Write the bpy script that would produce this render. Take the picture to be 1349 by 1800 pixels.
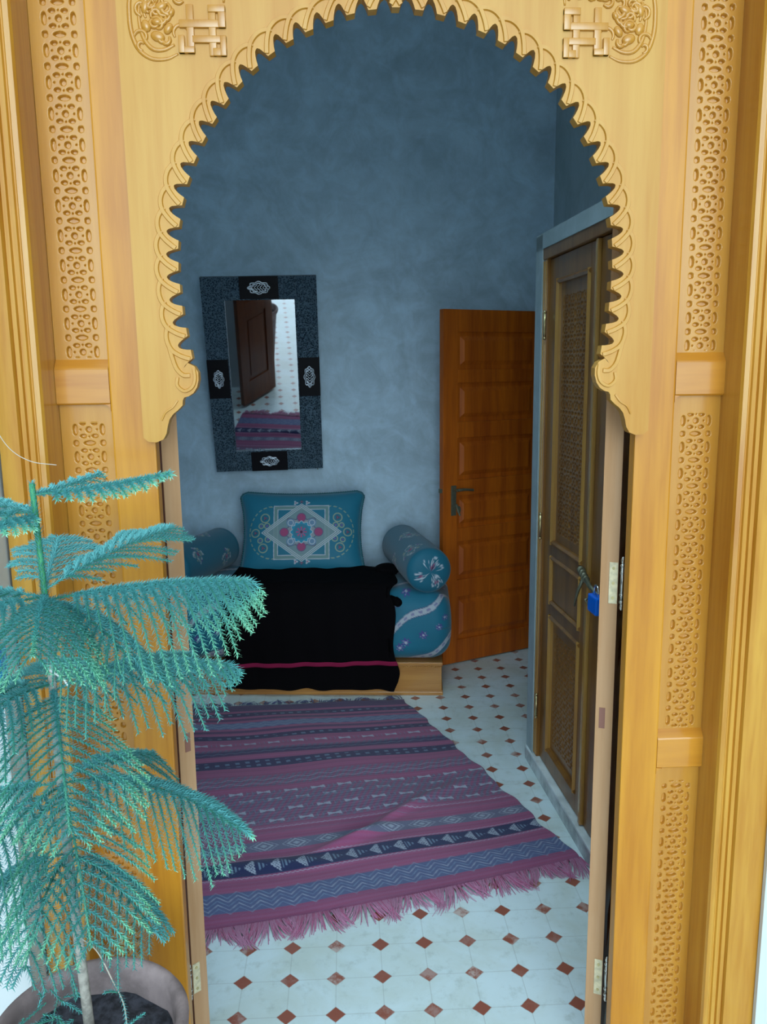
import bpy, bmesh, math, random
import numpy as np
from mathutils import Vector, Matrix, noise
random.seed(7); np.random.seed(7)
for o in list(bpy.data.objects): bpy.data.objects.remove(o)
sc = bpy.context.scene; C = sc.collection
PI = math.pi

# ------------------------------------------------------------------ camera
F_PX, PITCH, ROLL, YAW, H = 1437.09, 0.174919, -0.0115826, 0.0452095, 1.55
def cam_dir(x, f, z):
    c, s = math.cos(ROLL), math.sin(ROLL); a, up = x*c - z*s, x*s + z*c
    c, s = math.cos(PITCH), math.sin(PITCH); yr, zz = f*c + up*s, -f*s + up*c
    c, s = math.cos(YAW), math.sin(YAW)
    return Vector((a*c + yr*s, -a*s + yr*c, zz))
r_, f_, u_ = cam_dir(1,0,0), cam_dir(0,1,0), cam_dir(0,0,1)
cd = bpy.data.cameras.new('camera'); cam = bpy.data.objects.new('camera', cd); C.objects.link(cam)
cam.matrix_world = Matrix(((r_.x, u_.x, -f_.x, 0), (r_.y, u_.y, -f_.y, 0), (r_.z, u_.z, -f_.z, H), (0,0,0,1)))
cd.sensor_fit = 'HORIZONTAL'; cd.sensor_width = 36; cd.lens = 36*F_PX/1349; cd.clip_start = 0.05
sc.camera = cam

# ------------------------------------------------------------------ light
sc.view_settings.view_transform = 'Standard'; sc.view_settings.look = 'None'
sc.view_settings.gamma = 1; sc.view_settings.use_curve_mapping = False
sc.view_settings.exposure = 0.30
SKY_COL = (0.72, 0.91, 1.0); SKY_TOP = 1.15; SKY_BACK = 9.5; FILL_STRENGTH = 15.0; BACK_EL = math.radians(9); BACK_AZ = math.radians(3)
w = bpy.data.worlds.new('world'); sc.world = w; w.use_nodes = True
nt = w.node_tree; nt.nodes.clear()
out = nt.nodes.new('ShaderNodeOutputWorld'); bg = nt.nodes.new('ShaderNodeBackground')
tc = nt.nodes.new('ShaderNodeTexCoord'); sp = nt.nodes.new('ShaderNodeSeparateXYZ')
nt.links.new(tc.outputs['Generated'], sp.inputs[0])
def wmath(op, a, b=None, c=None):
    n = nt.nodes.new('ShaderNodeMath'); n.operation = op
    for i, v in enumerate((a, b, c)):
        if v is None: continue
        if isinstance(v, (int, float)): n.inputs[i].default_value = v
        else: nt.links.new(v, n.inputs[i])
    return n.outputs[0]
bd_ = (math.cos(BACK_EL)*math.sin(BACK_AZ), -math.cos(BACK_EL)*math.cos(BACK_AZ), math.sin(BACK_EL))
back = wmath('ADD', wmath('ADD', wmath('MULTIPLY', sp.outputs[0], bd_[0]), wmath('MULTIPLY', sp.outputs[1], bd_[1])), wmath('MULTIPLY', sp.outputs[2], bd_[2]))
back = wmath('POWER', wmath('MAXIMUM', back, 0.0), 20.0)                     # the bright open court in front of the door
up = wmath('MAXIMUM', sp.outputs[2], 0.0)
st = wmath('ADD', wmath('MULTIPLY', up, SKY_TOP), 0.12)
st = wmath('ADD', st, wmath('MULTIPLY', back, SKY_BACK))
bg.inputs[0].default_value = (*SKY_COL, 1)
nt.links.new(st, bg.inputs[1]); nt.links.new(bg.outputs[0], out.inputs[0])

# ------------------------------------------------------------------ materials
def newmat(name, rough=0.5, metal=0.0, spec=0.5, coat=0.0, base=(0.8,0.8,0.8), bump=None):
    m = bpy.data.materials.new(name); m.use_nodes = True
    b = m.node_tree.nodes['Principled BSDF']
    b.inputs['Roughness'].default_value = rough; b.inputs['Metallic'].default_value = metal
    b.inputs['Specular IOR Level'].default_value = spec; b.inputs['Coat Weight'].default_value = coat
    b.inputs['Coat Roughness'].default_value = 0.12
    b.inputs['Base Color'].default_value = (*base, 1)
    return m, m.node_tree, b
def nd(t, kind, **kw):
    n = t.nodes.new(kind)
    for k, v in kw.items(): setattr(n, k, v)
    return n
def mth(t, op, a, b=None, c=None):
    n = t.nodes.new('ShaderNodeMath'); n.operation = op
    for i, v in enumerate((a, b, c)):
        if v is None: continue
        if isinstance(v, (int, float)): n.inputs[i].default_value = v
        else: t.links.new(v, n.inputs[i])
    return n.outputs[0]
def mixc(t, f, a, b):
    n = t.nodes.new('ShaderNodeMix'); n.data_type = 'RGBA'
    if isinstance(f, (int, float)): n.inputs[0].default_value = f
    else: t.links.new(f, n.inputs[0])
    for i, v in ((6, a), (7, b)):
        if isinstance(v, tuple): n.inputs[i].default_value = (*v, 1)
        else: t.links.new(v, n.inputs[i])
    return n.outputs[2]
def noise_tex(t, vec, scale, detail=4, rough=0.55, dist=0.0):
    n = nd(t, 'ShaderNodeTexNoise'); n.inputs['Scale'].default_value = scale
    n.inputs['Detail'].default_value = detail; n.inputs['Roughness'].default_value = rough
    n.inputs['Distortion'].default_value = dist
    if vec is not None: t.links.new(vec, n.inputs['Vector'])
    return n.outputs[0]
def ramp(t, f, lo, hi):
    n = nd(t, 'ShaderNodeMapRange'); n.inputs[1].default_value = lo; n.inputs[2].default_value = hi
    n.interpolation_type = 'SMOOTHSTEP'
    t.links.new(f, n.inputs[0]); return n.outputs[0]
def bump(t, b, hgt, strength, dist=0.01):
    n = nd(t, 'ShaderNodeBump'); n.inputs['Strength'].default_value = strength; n.inputs['Distance'].default_value = dist
    t.links.new(hgt, n.inputs['Height']); t.links.new(n.outputs[0], b.inputs['Normal'])
def wood(name, light, dark, rough=0.34, coat=0.22, axis='Z', scale=1.0, contrast=1.0, knots=False):
    m, t, b = newmat(name, rough=rough, coat=coat, spec=0.35)
    tc = nd(t, 'ShaderNodeTexCoord'); mp = nd(t, 'ShaderNodeMapping')
    s = {'Z': (14, 14, 0.9), 'X': (0.9, 14, 14), 'Y': (14, 0.9, 14)}[axis]
    mp.inputs['Scale'].default_value = [v*scale for v in s]
    t.links.new(tc.outputs['Object'], mp.inputs[0])
    n1 = noise_tex(t, mp.outputs[0], 1.3, 3, 0.5, 0.6)
    n2 = noise_tex(t, mp.outputs[0], 7.0, 4, 0.6, 0.3)
    n3 = noise_tex(t, tc.outputs['Object'], 2.2, 2)
    f = mth(t, 'ADD', mth(t, 'MULTIPLY', ramp(t, n1, 0.3, 0.7), 0.55), mth(t, 'MULTIPLY', ramp(t, n2, 0.35, 0.75), 0.3))
    f = mth(t, 'ADD', f, mth(t, 'MULTIPLY', ramp(t, n3, 0.3, 0.7), 0.2))
    f = mth(t, 'MULTIPLY', f, contrast)
    col = mixc(t, f, light, dark)
    if knots:
        v = nd(t, 'ShaderNodeTexVoronoi'); v.inputs['Scale'].default_value = 3.2
        t.links.new(tc.outputs['Object'], v.inputs['Vector'])
        k = ramp(t, v.outputs['Distance'], 0.012*3.2, 0.004*3.2)
        col = mixc(t, k, col, (0.10, 0.06, 0.05))
    t.links.new(col, b.inputs['Base Color'])
    bump(t, b, n2, 0.06, 0.002)
    return m
WOOD = wood('varnished_cedar', (0.66, 0.29, 0.022), (0.45, 0.155, 0.008))
WOOD_X = wood('varnished_cedar_rail', (0.62, 0.26, 0.022), (0.44, 0.15, 0.008), axis='X', coat=0.8, rough=0.25)
WOOD_BOARD = wood('pale_varnished_pine', (0.60, 0.31, 0.052), (0.48, 0.19, 0.010), contrast=0.9, coat=0.12, rough=0.4)
WOOD_CARVE = wood('carved_cedar', (0.58, 0.27, 0.038), (0.44, 0.17, 0.012), rough=0.25, coat=0.5)
WOOD_JAMB = wood('jamb_pine', (0.64, 0.33, 0.045), (0.44, 0.16, 0.010), contrast=1.1, knots=True)
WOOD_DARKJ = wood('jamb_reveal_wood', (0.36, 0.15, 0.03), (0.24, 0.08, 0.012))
WOOD_RAW = wood('raw_leaf_edge', (0.56, 0.33, 0.18), (0.44, 0.22, 0.09), rough=0.6, coat=0.0)
WOOD_LEAF = wood('leaf_red_cedar', (0.28, 0.075, 0.02), (0.15, 0.035, 0.012))
WOOD_CUP = wood('cupboard_cedar', (0.34, 0.15, 0.03), (0.17, 0.065, 0.015), rough=0.32, coat=0.2)
WOOD_CUPH = wood('cupboard_beads', (0.55, 0.30, 0.07), (0.36, 0.17, 0.04), rough=0.18, coat=0.6)
WOOD_DOOR = wood('far_door_cedar', (0.62, 0.14, 0.006), (0.30, 0.05, 0.003), rough=0.5, coat=0.05)
WOOD_BASE = wood('bench_cedar', (0.52, 0.24, 0.06), (0.34, 0.13, 0.03), axis='X')

def plaster(name, a, b_, rough=0.55, streak=1.0):
    m, t, b = newmat(name, rough=rough, spec=0.35)
    tc = nd(t, 'ShaderNodeTexCoord')
    n1 = noise_tex(t, tc.outputs['Object'], 2.3, 8, 0.68, 1.1)
    n2 = noise_tex(t, tc.outputs['Object'], 9.0, 8, 0.7, 0.8)
    n3 = noise_tex(t, tc.outputs['Object'], 0.7, 2)
    f = mth(t, 'ADD', mth(t, 'MULTIPLY', ramp(t, n1, 0.32, 0.68), 0.5), mth(t, 'MULTIPLY', ramp(t, n2, 0.35, 0.7), 0.35))
    f = mth(t, 'ADD', f, mth(t, 'MULTIPLY', n3, 0.15))
    t.links.new(mixc(t, f, b_, a), b.inputs['Base Color'])
    bump(t, b, n2, 0.15*streak, 0.006)
    return m
PLASTER = plaster('polished_grey_plaster', (0.53, 0.70, 0.85), (0.31, 0.41, 0.49))
PLASTER_G = plaster('greenish_grey_plaster', (0.46, 0.56, 0.60), (0.32, 0.40, 0.42))
PLASTER_W = plaster('white_plaster', (0.66, 0.69, 0.70), (0.60, 0.64, 0.66), streak=0.4)
CEIL = plaster('ceiling_plaster', (0.5, 0.52, 0.52), (0.42, 0.45, 0.46))

def tile_material():
    m, t, b = newmat('octagon_cement_tiles', rough=0.32, spec=0.5)
    tc = nd(t, 'ShaderNodeTexCoord'); s = nd(t, 'ShaderNodeSeparateXYZ'); t.links.new(tc.outputs['Object'], s.inputs[0])
    P, X0, Y0 = 0.1195064, 0.068049, 1.751228
    gx = mth(t, 'DIVIDE', mth(t, 'SUBTRACT', s.outputs[0], X0), P)
    gy = mth(t, 'DIVIDE', mth(t, 'SUBTRACT', s.outputs[1], Y0), P)
    rx, ry = mth(t, 'ROUND', gx), mth(t, 'ROUND', gy)
    dx = mth(t, 'ABSOLUTE', mth(t, 'SUBTRACT', gx, rx)); dy = mth(t, 'ABSOLUTE', mth(t, 'SUBTRACT', gy, ry))
    wob = noise_tex(t, tc.outputs['Object'], 60, 2)
    d = mth(t, 'ADD', mth(t, 'ADD', dx, dy), mth(t, 'MULTIPLY', mth(t, 'SUBTRACT', wob, 0.5), 0.03))
    dia = ramp(t, d, 0.215, 0.19)
    grout_d = mth(t, 'MINIMUM', dx, dy)
    grout = mth(t, 'MULTIPLY', ramp(t, grout_d, 0.016, 0.004), 0.32)
    edge = mth(t, 'MULTIPLY', ramp(t, mth(t, 'ABSOLUTE', mth(t, 'SUBTRACT', d, 0.21)), 0.02, 0.005), 0.25)
    n1 = noise_tex(t, tc.outputs['Object'], 3.5, 6, 0.6, 0.5)
    n2 = noise_tex(t, tc.outputs['Object'], 22, 5, 0.7)
    base = mixc(t, ramp(t, n1, 0.35, 0.7), (0.76, 0.88, 0.92), (0.66, 0.74, 0.70))
    base = mixc(t, mth(t, 'MULTIPLY', ramp(t, n2, 0.5, 0.78), 0.5), base, (0.42, 0.48, 0.44))
    base = mixc(t, mth(t, 'MAXIMUM', grout, edge), base, (0.35, 0.38, 0.36))
    # each diamond a little more or less worn
    wn = nd(t, 'ShaderNodeTexWhiteNoise'); cb = nd(t, 'ShaderNodeCombineXYZ')
    t.links.new(rx, cb.inputs[0]); t.links.new(ry, cb.inputs[1]); t.links.new(cb.outputs[0], wn.inputs['Vector'])
    wear = mth(t, 'MULTIPLY', ramp(t, wn.outputs[0], 0.3, 1.0), ramp(t, n2, 0.42, 0.62))
    red = mixc(t, wear, (0.34, 0.10, 0.065), (0.62, 0.50, 0.46))
    t.links.new(mixc(t, dia, base, red), b.inputs['Base Color'])
    bump(t, b, mth(t, 'ADD', mth(t, 'MULTIPLY', grout, -1.5), n2), 0.06, 0.003)
    return m
TILE = tile_material()
def simple(name, base, rough=0.5, metal=0.0, spec=0.5, coat=0.0, nscale=0, namp=0.15, bs=0.0):
    m, t, b = newmat(name, rough=rough, metal=metal, spec=spec, coat=coat, base=base)
    if nscale:
        tc = nd(t, 'ShaderNodeTexCoord'); n = noise_tex(t, tc.outputs['Object'], nscale, 5, 0.6)
        lo = tuple(v*(1-namp) for v in base); hi = tuple(min(1, v*(1+namp)) for v in base)
        t.links.new(mixc(t, ramp(t, n, 0.3, 0.7), lo, hi), b.inputs['Base Color'])
        if bs: bump(t, b, n, bs, 0.004)
    return m
def attr_mat(name, rough=0.8, weave=0.0, wscale=400, sheen=0.0, spec=0.3):
    m, t, b = newmat(name, rough=rough, spec=spec)
    a = nd(t, 'ShaderNodeAttribute'); a.attribute_name = 'Col'
    t.links.new(a.outputs['Color'], b.inputs['Base Color'])
    b.inputs['Sheen Weight'].default_value = sheen
    if weave:
        tc = nd(t, 'ShaderNodeTexCoord'); n = noise_tex(t, tc.outputs['Object'], wscale, 2)
        bump(t, b, n, weave, 0.003)
    return m
BRASS = simple('brass', (0.62, 0.50, 0.26), 0.35, 1.0, nscale=60)
STEEL = simple('steel', (0.62, 0.62, 0.60), 0.25, 1.0)
PLATE = simple('pale_hinge_plate', (0.70, 0.60, 0.40), 0.45, 0.35, nscale=80, namp=0.2)
TENON = simple('tenon_plug', (0.26, 0.11, 0.08), 0.6)
MARBLE = simple('grey_marble', (0.50, 0.54, 0.56), 0.25, nscale=9, namp=0.4)
MARBLE_L = simple('pale_marble', (0.72, 0.78, 0.80), 0.25, nscale=9, namp=0.2)
MIRROR = simple('mirror_glass', (0.46, 0.47, 0.50), 0.02, 1.0)
BLACKWOOD = simple('black_leather_inset', (0.004, 0.003, 0.005), 0.5, spec=0.15)
BLUEPL = simple('blue_plastic', (0.0, 0.16, 0.85), 0.3)
BLANKET = simple('black_wool', (0.0035, 0.0028, 0.0035), 0.95, spec=0.05)
MAGENTA = simple('magenta_wool', (0.22, 0.012, 0.05), 0.9, spec=0.1)
CLAY = simple('weathered_terracotta', (0.33, 0.25, 0.25), 0.85, nscale=14, namp=0.35, bs=0.3)
SOIL = simple('dark_soil', (0.05, 0.05, 0.065), 1.0, nscale=60, namp=0.6, bs=0.8)
BARK = simple('pine_bark', (0.36, 0.33, 0.29), 0.9, nscale=80, namp=0.3, bs=0.4)
GSTEM = simple('green_stem', (0.05, 0.28, 0.13), 0.6, nscale=60, namp=0.3)
DRY = simple('dry_twig', (0.58, 0.50, 0.42), 0.8)
IRONG = simple('dull_iron', (0.20, 0.20, 0.14), 0.5, 0.7, nscale=60)
def repousse():
    m, t, b = newmat('hammered_tin', rough=0.33, metal=0.85, base=(0.10, 0.15, 0.20))
    tc = nd(t, 'ShaderNodeTexCoord'); v = nd(t, 'ShaderNodeTexVoronoi'); v.inputs['Scale'].default_value = 150
    t.links.new(tc.outputs['Object'], v.inputs['Vector'])
    n = noise_tex(t, tc.outputs['Object'], 110, 3, 0.6, 2.0)
    hh = mth(t, 'ADD', v.outputs['Distance'], n)
    t.links.new(mixc(t, ramp(t, hh, 0.6, 1.2), (0.015, 0.03, 0.05), (0.16, 0.24, 0.31)), b.inputs['Base Color'])
    bump(t, b, hh, 0.9, 0.006)
    return m
TIN = repousse()
SILVER = simple('silver_filigree', (0.55, 0.60, 0.68), 0.3, 0.8, nscale=200, namp=0.5)
def needle_mat():
    m, t, b = newmat('pine_needles', rough=0.5, spec=0.4)
    a = nd(t, 'ShaderNodeAttribute'); a.attribute_name = 'Col'
    t.links.new(a.outputs['Color'], b.inputs['Base Color'])
    b.inputs['Subsurface Weight'].default_value = 0.0
    return m
NEEDLE = needle_mat()

# ------------------------------------------------------------------ helpers
def tagp(o, label=None, cat=None, group=None, kind=None):
    if label: o['label'] = label
    if cat: o['category'] = cat
    if group: o['group'] = group
    if kind: o['kind'] = kind
    return o
def thing(name, label, cat, loc=(0,0,0), rotz=0, group=None, kind=None):
    o = bpy.data.objects.new(name, None); C.objects.link(o)
    o.empty_display_size = 0.1
    o.location = loc; o.rotation_euler = (0, 0, rotz)
    return tagp(o, label, cat, group, kind)
def link(name, me, mat, parent=None, smooth=False, loc=None):
    if mat: me.materials.append(mat)
    if smooth:
        me.polygons.foreach_set('use_smooth', [True]*len(me.polygons))
    o = bpy.data.objects.new(name, me); C.objects.link(o)
    if parent: o.parent = parent
    if loc: o.location = loc
    return o
class MB:
    """collects vertices and faces of one mesh"""
    def __init__(s): s.v = []; s.f = []
    def add(s, v, f):
        n = len(s.v); s.v += [tuple(p) for p in v]; s.f += [tuple(i+n for i in q) for q in f]; return s
    def box(s, x0, x1, y0, y1, z0, z1, bev=0.0):
        if bev <= 0:
            v = [(x,y,z) for x in (x0,x1) for y in (y0,y1) for z in (z0,z1)]
            return s.add(v, [(0,1,3,2),(4,6,7,5),(0,4,5,1),(2,3,7,6),(0,2,6,4),(1,5,7,3)])
        bm = bmesh.new(); bmesh.ops.create_cube(bm, size=1)
        for q in bm.verts: q.co = ((x0+x1)/2+q.co.x*(x1-x0), (y0+y1)/2+q.co.y*(y1-y0), (z0+z1)/2+q.co.z*(z1-z0))
        bmesh.ops.bevel(bm, geom=bm.edges[:], offset=bev, segments=2, affect='EDGES', profile=0.6)
        bm.verts.index_update(); v = [q.co[:] for q in bm.verts]; f = [[q.index for q in p.verts] for p in bm.faces]
        bm.free(); return s.add(v, f)
    def prism(s, pts, a0, a1, axis='Z', cap=True):
        """polygon in the two other axes, extruded along axis"""
        n = len(pts)
        mk = {'Z': lambda p, a: (p[0], p[1], a), 'Y': lambda p, a: (p[0], a, p[1]), 'X': lambda p, a: (a, p[0], p[1])}[axis]
        v = [mk(p, a0) for p in pts] + [mk(p, a1) for p in pts]
        f = [(i, (i+1) % n, n+(i+1) % n, n+i) for i in range(n)]
        if cap: f += [tuple(range(n-1, -1, -1)), tuple(range(n, 2*n))]
        return s.add(v, f)
    def tube(s, pts, rad, k=8, flat=1.0, fdir=None, cap=True):
        pts = [Vector(p) for p in pts]; n = len(pts)
        if not hasattr(rad, '__len__'): rad = [rad]*n
        v = []; f = []; ref = Vector((0,0,1)) if fdir is None else Vector(fdir)
        for i, p in enumerate(pts):
            t = (pts[min(i+1, n-1)] - pts[max(i-1, 0)]).normalized()
            a = t.cross(ref)
            if a.length < 1e-4: a = t.cross(Vector((1,0,0)))
            a.normalize(); b = a.cross(t).normalized()
            for j in range(k):
                q = 2*PI*j/k; v.append(p + a*(rad[i]*math.cos(q)) + b*(rad[i]*flat*math.sin(q)))
        for i in range(n-1):
            for j in range(k): f.append((i*k+j, i*k+(j+1) % k, (i+1)*k+(j+1) % k, (i+1)*k+j))
        if cap: f += [tuple(range(k-1, -1, -1)), tuple(range((n-1)*k, n*k))]
        return s.add(v, f)
    def lathe(s, prof, k=32, c=(0,0,0)):
        v = []; f = []; n = len(prof)
        for (r, z) in prof:
            for j in range(k): v.append((c[0]+r*math.cos(2*PI*j/k), c[1]+r*math.sin(2*PI*j/k), c[2]+z))
        for i in range(n-1):
            for j in range(k): f.append((i*k+j, i*k+(j+1) % k, (i+1)*k+(j+1) % k, (i+1)*k+j))
        f += [tuple(range(k-1, -1, -1)), tuple(range((n-1)*k, n*k))]
        return s.add(v, f)
    def ell(s, c, r, ku=14, kv=9, rot=0.0):
        v = []; f = []; ca, sa = math.cos(rot), math.sin(rot)
        for i in range(kv+1):
            th = PI*i/kv
            for j in range(ku):
                ph = 2*PI*j/ku
                x, y, z = r[0]*math.sin(th)*math.cos(ph), r[1]*math.sin(th)*math.sin(ph), r[2]*math.cos(th)
                x, z = x*ca - z*sa, x*sa + z*ca
                v.append((c[0]+x, c[1]+y, c[2]+z))
        for i in range(kv):
            for j in range(ku): f.append((i*ku+j, (i+1)*ku+j, (i+1)*ku+(j+1) % ku, i*ku+(j+1) % ku))
        return s.add(v, f)
    def mesh(s, name):
        me = bpy.data.meshes.new(name); me.from_pydata(s.v, [], s.f); me.update()
        bm = bmesh.new(); bm.from_mesh(me); bmesh.ops.recalc_face_normals(bm, faces=bm.faces[:]); bm.to_mesh(me); bm.free()
        return me
    def build(s, name, mat, parent=None, smooth=False, loc=None):
        return link(name, s.mesh(name), mat, parent, smooth, loc)
def grid(name, P, mat, parent=None, col=None, smooth=True, flip=False, close=False):
    n, m = P.shape[:2]
    idx = np.arange(n*m).reshape(n, m)
    a, b, c, d = idx[:-1,:-1], idx[1:,:-1], idx[1:,1:], idx[:-1,1:]
    q = np.stack([a, b, c, d] if not flip else [a, d, c, b], -1).reshape(-1, 4)
    me = bpy.data.meshes.new(name); me.vertices.add(n*m); me.vertices.foreach_set('co', P.reshape(-1).astype(np.float32))
    me.loops.add(len(q)*4); me.loops.foreach_set('vertex_index', q.reshape(-1).astype(np.int32))
    me.polygons.add(len(q)); me.polygons.foreach_set('loop_start', np.arange(0, len(q)*4, 4, dtype=np.int32))
    me.polygons.foreach_set('loop_total', np.full(len(q), 4, dtype=np.int32))
    me.update(calc_edges=True)
    if col is not None: setcol(me, col.reshape(-1, 3))
    return link(name, me, mat, parent, smooth)
def setcol(me, col):
    a = me.color_attributes.new('Col', 'FLOAT_COLOR', 'POINT')
    c4 = np.ones((len(col), 4), np.float32); c4[:, :3] = col
    a.data.foreach_set('color', c4.reshape(-1))
def catmull(pts, n=8):
    pts = [Vector(p) for p in pts]; P = [pts[0]*2-pts[1]] + pts + [pts[-1]*2-pts[-2]]; r = []
    for i in range(1, len(P)-2):
        for k in range(n):
            t = k/n; a, b, c, d = P[i-1], P[i], P[i+1], P[i+2]
            r.append(0.5*((2*b) + (c-a)*t + (2*a-5*b+4*c-d)*t*t + (3*b-a-3*c+d)*t**3))
    r.append(P[-2]); return r
def sm(x, a, b):
    t = np.clip((x-a)/(b-a), 0, 1); return t*t*(3-2*t)

# carved openwork: height of the carving at (x, z), period 0.0498 in z
PER = 0.0498
def carve_depth(x, z, seed=0):
    """0 = surface, 1 = bottom of a pocket"""
    z = np.mod(z, PER); z = np.where(z > PER-0.008, z-PER, z); d = np.full(np.broadcast(x, z).shape, 9.0)
    def ell(cx, cz, rx, rz, p=2.0):
        nonlocal d
        for sx in ((-1, 1) if cx else (1,)):
            q = (np.abs((x-sx*cx)/rx)**p + np.abs((z-cz)/rz)**p)**(1/p)
            d = np.minimum(d, (q-1)*min(rx, rz))
    ell(0.0245, 0.0, 0.0047, 0.0052, 2.6)          # round pockets
    ell(0.0, 0.0, 0.0108, 0.0046, 1.7)             # lozenge
    ell(0.0245, 0.0245, 0.0042, 0.0100, 2.2)       # tall pockets
    ell(0.0, 0.0245, 0.0054, 0.0054)               # flower centre
    ell(0.0105, 0.0128, 0.0058, 0.0036, 1.8)       # petals
    ell(0.0105, 0.0362, 0.0058, 0.0036, 1.8)
    ell(0.0148, 0.0245, 0.0014, 0.0014)
    ell(0.0, 0.0118, 0.0013, 0.0013); ell(0.0, 0.0372, 0.0013, 0.0013)
    return 1-sm(d, -0.0009, 0.0003)
def carved_panel(name, x0, x1, z0, z1, yf, parent, mat, px0, px1, pz0, pz1, depth=0.0075, step=0.0009, phase=0.0, tiles=1):
    """panel facing -Y in its parent's frame"""
    cxm = (px0+px1)/2; k = (px1-px0)/0.0590
    xs = np.concatenate([[x0, px0-0.0035], np.arange(px0-0.002, px1+0.002, step), [px1+0.0035, x1]])
    zs = np.concatenate([[z0, pz0-0.004], np.arange(pz0-0.002, pz1+0.002, step), [pz1+0.004, z1]])
    X, Z = np.meshgrid(xs, zs, indexing='ij')
    inside = sm(Z, pz0-0.0005, pz0+0.0005)*(1-sm(Z, pz1-0.0005, pz1+0.0005))*sm(X, px0-0.0015, px0-0.001)*(1-sm(X, px1+0.001, px1+0.0015))
    xx = (X-cxm)/k if tiles == 1 else (np.mod((X-px0)/(px1-px0)*tiles, 1)-0.5)*0.0590
    D = carve_depth(xx, Z-phase)*inside
    P = np.stack([X, yf+depth*D, Z], -1)
    return grid(name, P, mat, parent, smooth=False)

# ------------------------------------------------------------------ setting
def structure(name, mb, mat, label, cat, smooth=False):
    return tagp(mb.build(name, mat, None, smooth), label, cat, kind='structure')
fl = MB().box(-2.6, 3.2, -2.6, 4.6, -0.06, 0.0)
structure('floor', fl, TILE, 'white octagonal tile floor with small brick red diamonds', 'floor')
RW = 1.115; FW = 4.45; ZC = 3.9
structure('wall_far', MB().box(-1.6, 3.2, FW, FW+0.15, 0, ZC), PLASTER, 'mottled blue grey plaster wall behind the mirror and bench', 'wall')
structure('wall_left', MB().box(-1.6, -1.45, 1.55, FW, 0, ZC), PLASTER, 'plaster wall on the left of the inner room', 'wall')
rw = MB().box(RW, RW+0.15, 1.55, 3.60, 0, ZC); rw.box(RW, RW+0.15, 3.60, 4.40, 1.9, ZC); rw.box(RW, RW+0.15, 4.40, FW, 0, ZC)
structure('wall_right', rw, PLASTER_G, 'greenish grey plaster wall above the cupboard on the right', 'wall')
structure('wall_passage', MB().box(1.265, 3.2, 3.0, 3.15, 0, ZC).box(3.05, 3.2, 3.15, FW, 0, ZC), PLASTER, 'plaster wall of the passage beyond the far door', 'wall')
WLX, WRX, WF, WB = -0.597, 0.772, 1.36, 1.55
wf = MB(); wf.box(-2.6, WLX, WF, WB, 0, 5.2); wf.box(0.8425, 3.2, 1.415, WB, 0, 5.2); wf.box(0.806, 0.8425, 1.415, 1.4265, 0, 2.75)
wf.box(WLX, 0.8425, WF, WB, 2.75, 5.2)
structure('wall_front', wf, PLASTER_W, 'white outer wall around the carved doorway', 'wall')
FILL_RECT = (-0.95, 0.85, 1.62, 2.15)      # unseen glowing panel added above the entrance to brighten the room
ce = MB(); ce.box(-1.6, FILL_RECT[0], 1.55, 4.6, ZC, ZC+0.12); ce.box(FILL_RECT[1], 3.2, 1.55, 4.6, ZC, ZC+0.12); ce.box(FILL_RECT[0], FILL_RECT[1], 1.55, FILL_RECT[2], ZC, ZC+0.12); ce.box(FILL_RECT[0], FILL_RECT[1], FILL_RECT[3], 4.6, ZC, ZC+0.12)
FILL_GLOW, pt, pb = newmat('fill_light_glow'); pb.inputs['Emission Color'].default_value = (0.62, 0.88, 1.0, 1); pb.inputs['Emission Strength'].default_value = FILL_STRENGTH
fill_light = thing('added_light_panel', 'glowing panel added in the ceiling over the entrance to light the inner room', 'added light', (0, 0, ZC), 0, kind='structure')  # invented source, out of view; lifts the interior light
MB().box(FILL_RECT[0], FILL_RECT[1], FILL_RECT[2], FILL_RECT[3], 0.66, 0.67).build('glow_panel', FILL_GLOW, fill_light)
sh = MB()
for q in ((FILL_RECT[0]-0.05, FILL_RECT[0], FILL_RECT[2]-0.05, FILL_RECT[3]+0.05), (FILL_RECT[1], FILL_RECT[1]+0.05, FILL_RECT[2]-0.05, FILL_RECT[3]+0.05), (FILL_RECT[0], FILL_RECT[1], FILL_RECT[2]-0.05, FILL_RECT[2]), (FILL_RECT[0], FILL_RECT[1], FILL_RECT[3], FILL_RECT[3]+0.05)): sh.box(*q, 0.121, 0.72)
sh.build('fill_shaft', CEIL, fill_light)  # added shaft, keeps the panel's light steep and off the upper wall
fr_ = MB()
for q in ((FILL_RECT[0]-0.04, FILL_RECT[0]+0.0, FILL_RECT[2]-0.04, FILL_RECT[3]+0.04), (FILL_RECT[1], FILL_RECT[1]+0.04, FILL_RECT[2]-0.04, FILL_RECT[3]+0.04), (FILL_RECT[0], FILL_RECT[1], FILL_RECT[2]-0.04, FILL_RECT[2]), (FILL_RECT[0], FILL_RECT[1], FILL_RECT[3], FILL_RECT[3]+0.04)): fr_.box(*q, -0.02, -0.001)
fr_.build('fill_trim', WOOD_LEAF, fill_light)
structure('ceiling', ce, CEIL, 'plaster ceiling of the inner room', 'ceiling')

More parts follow.
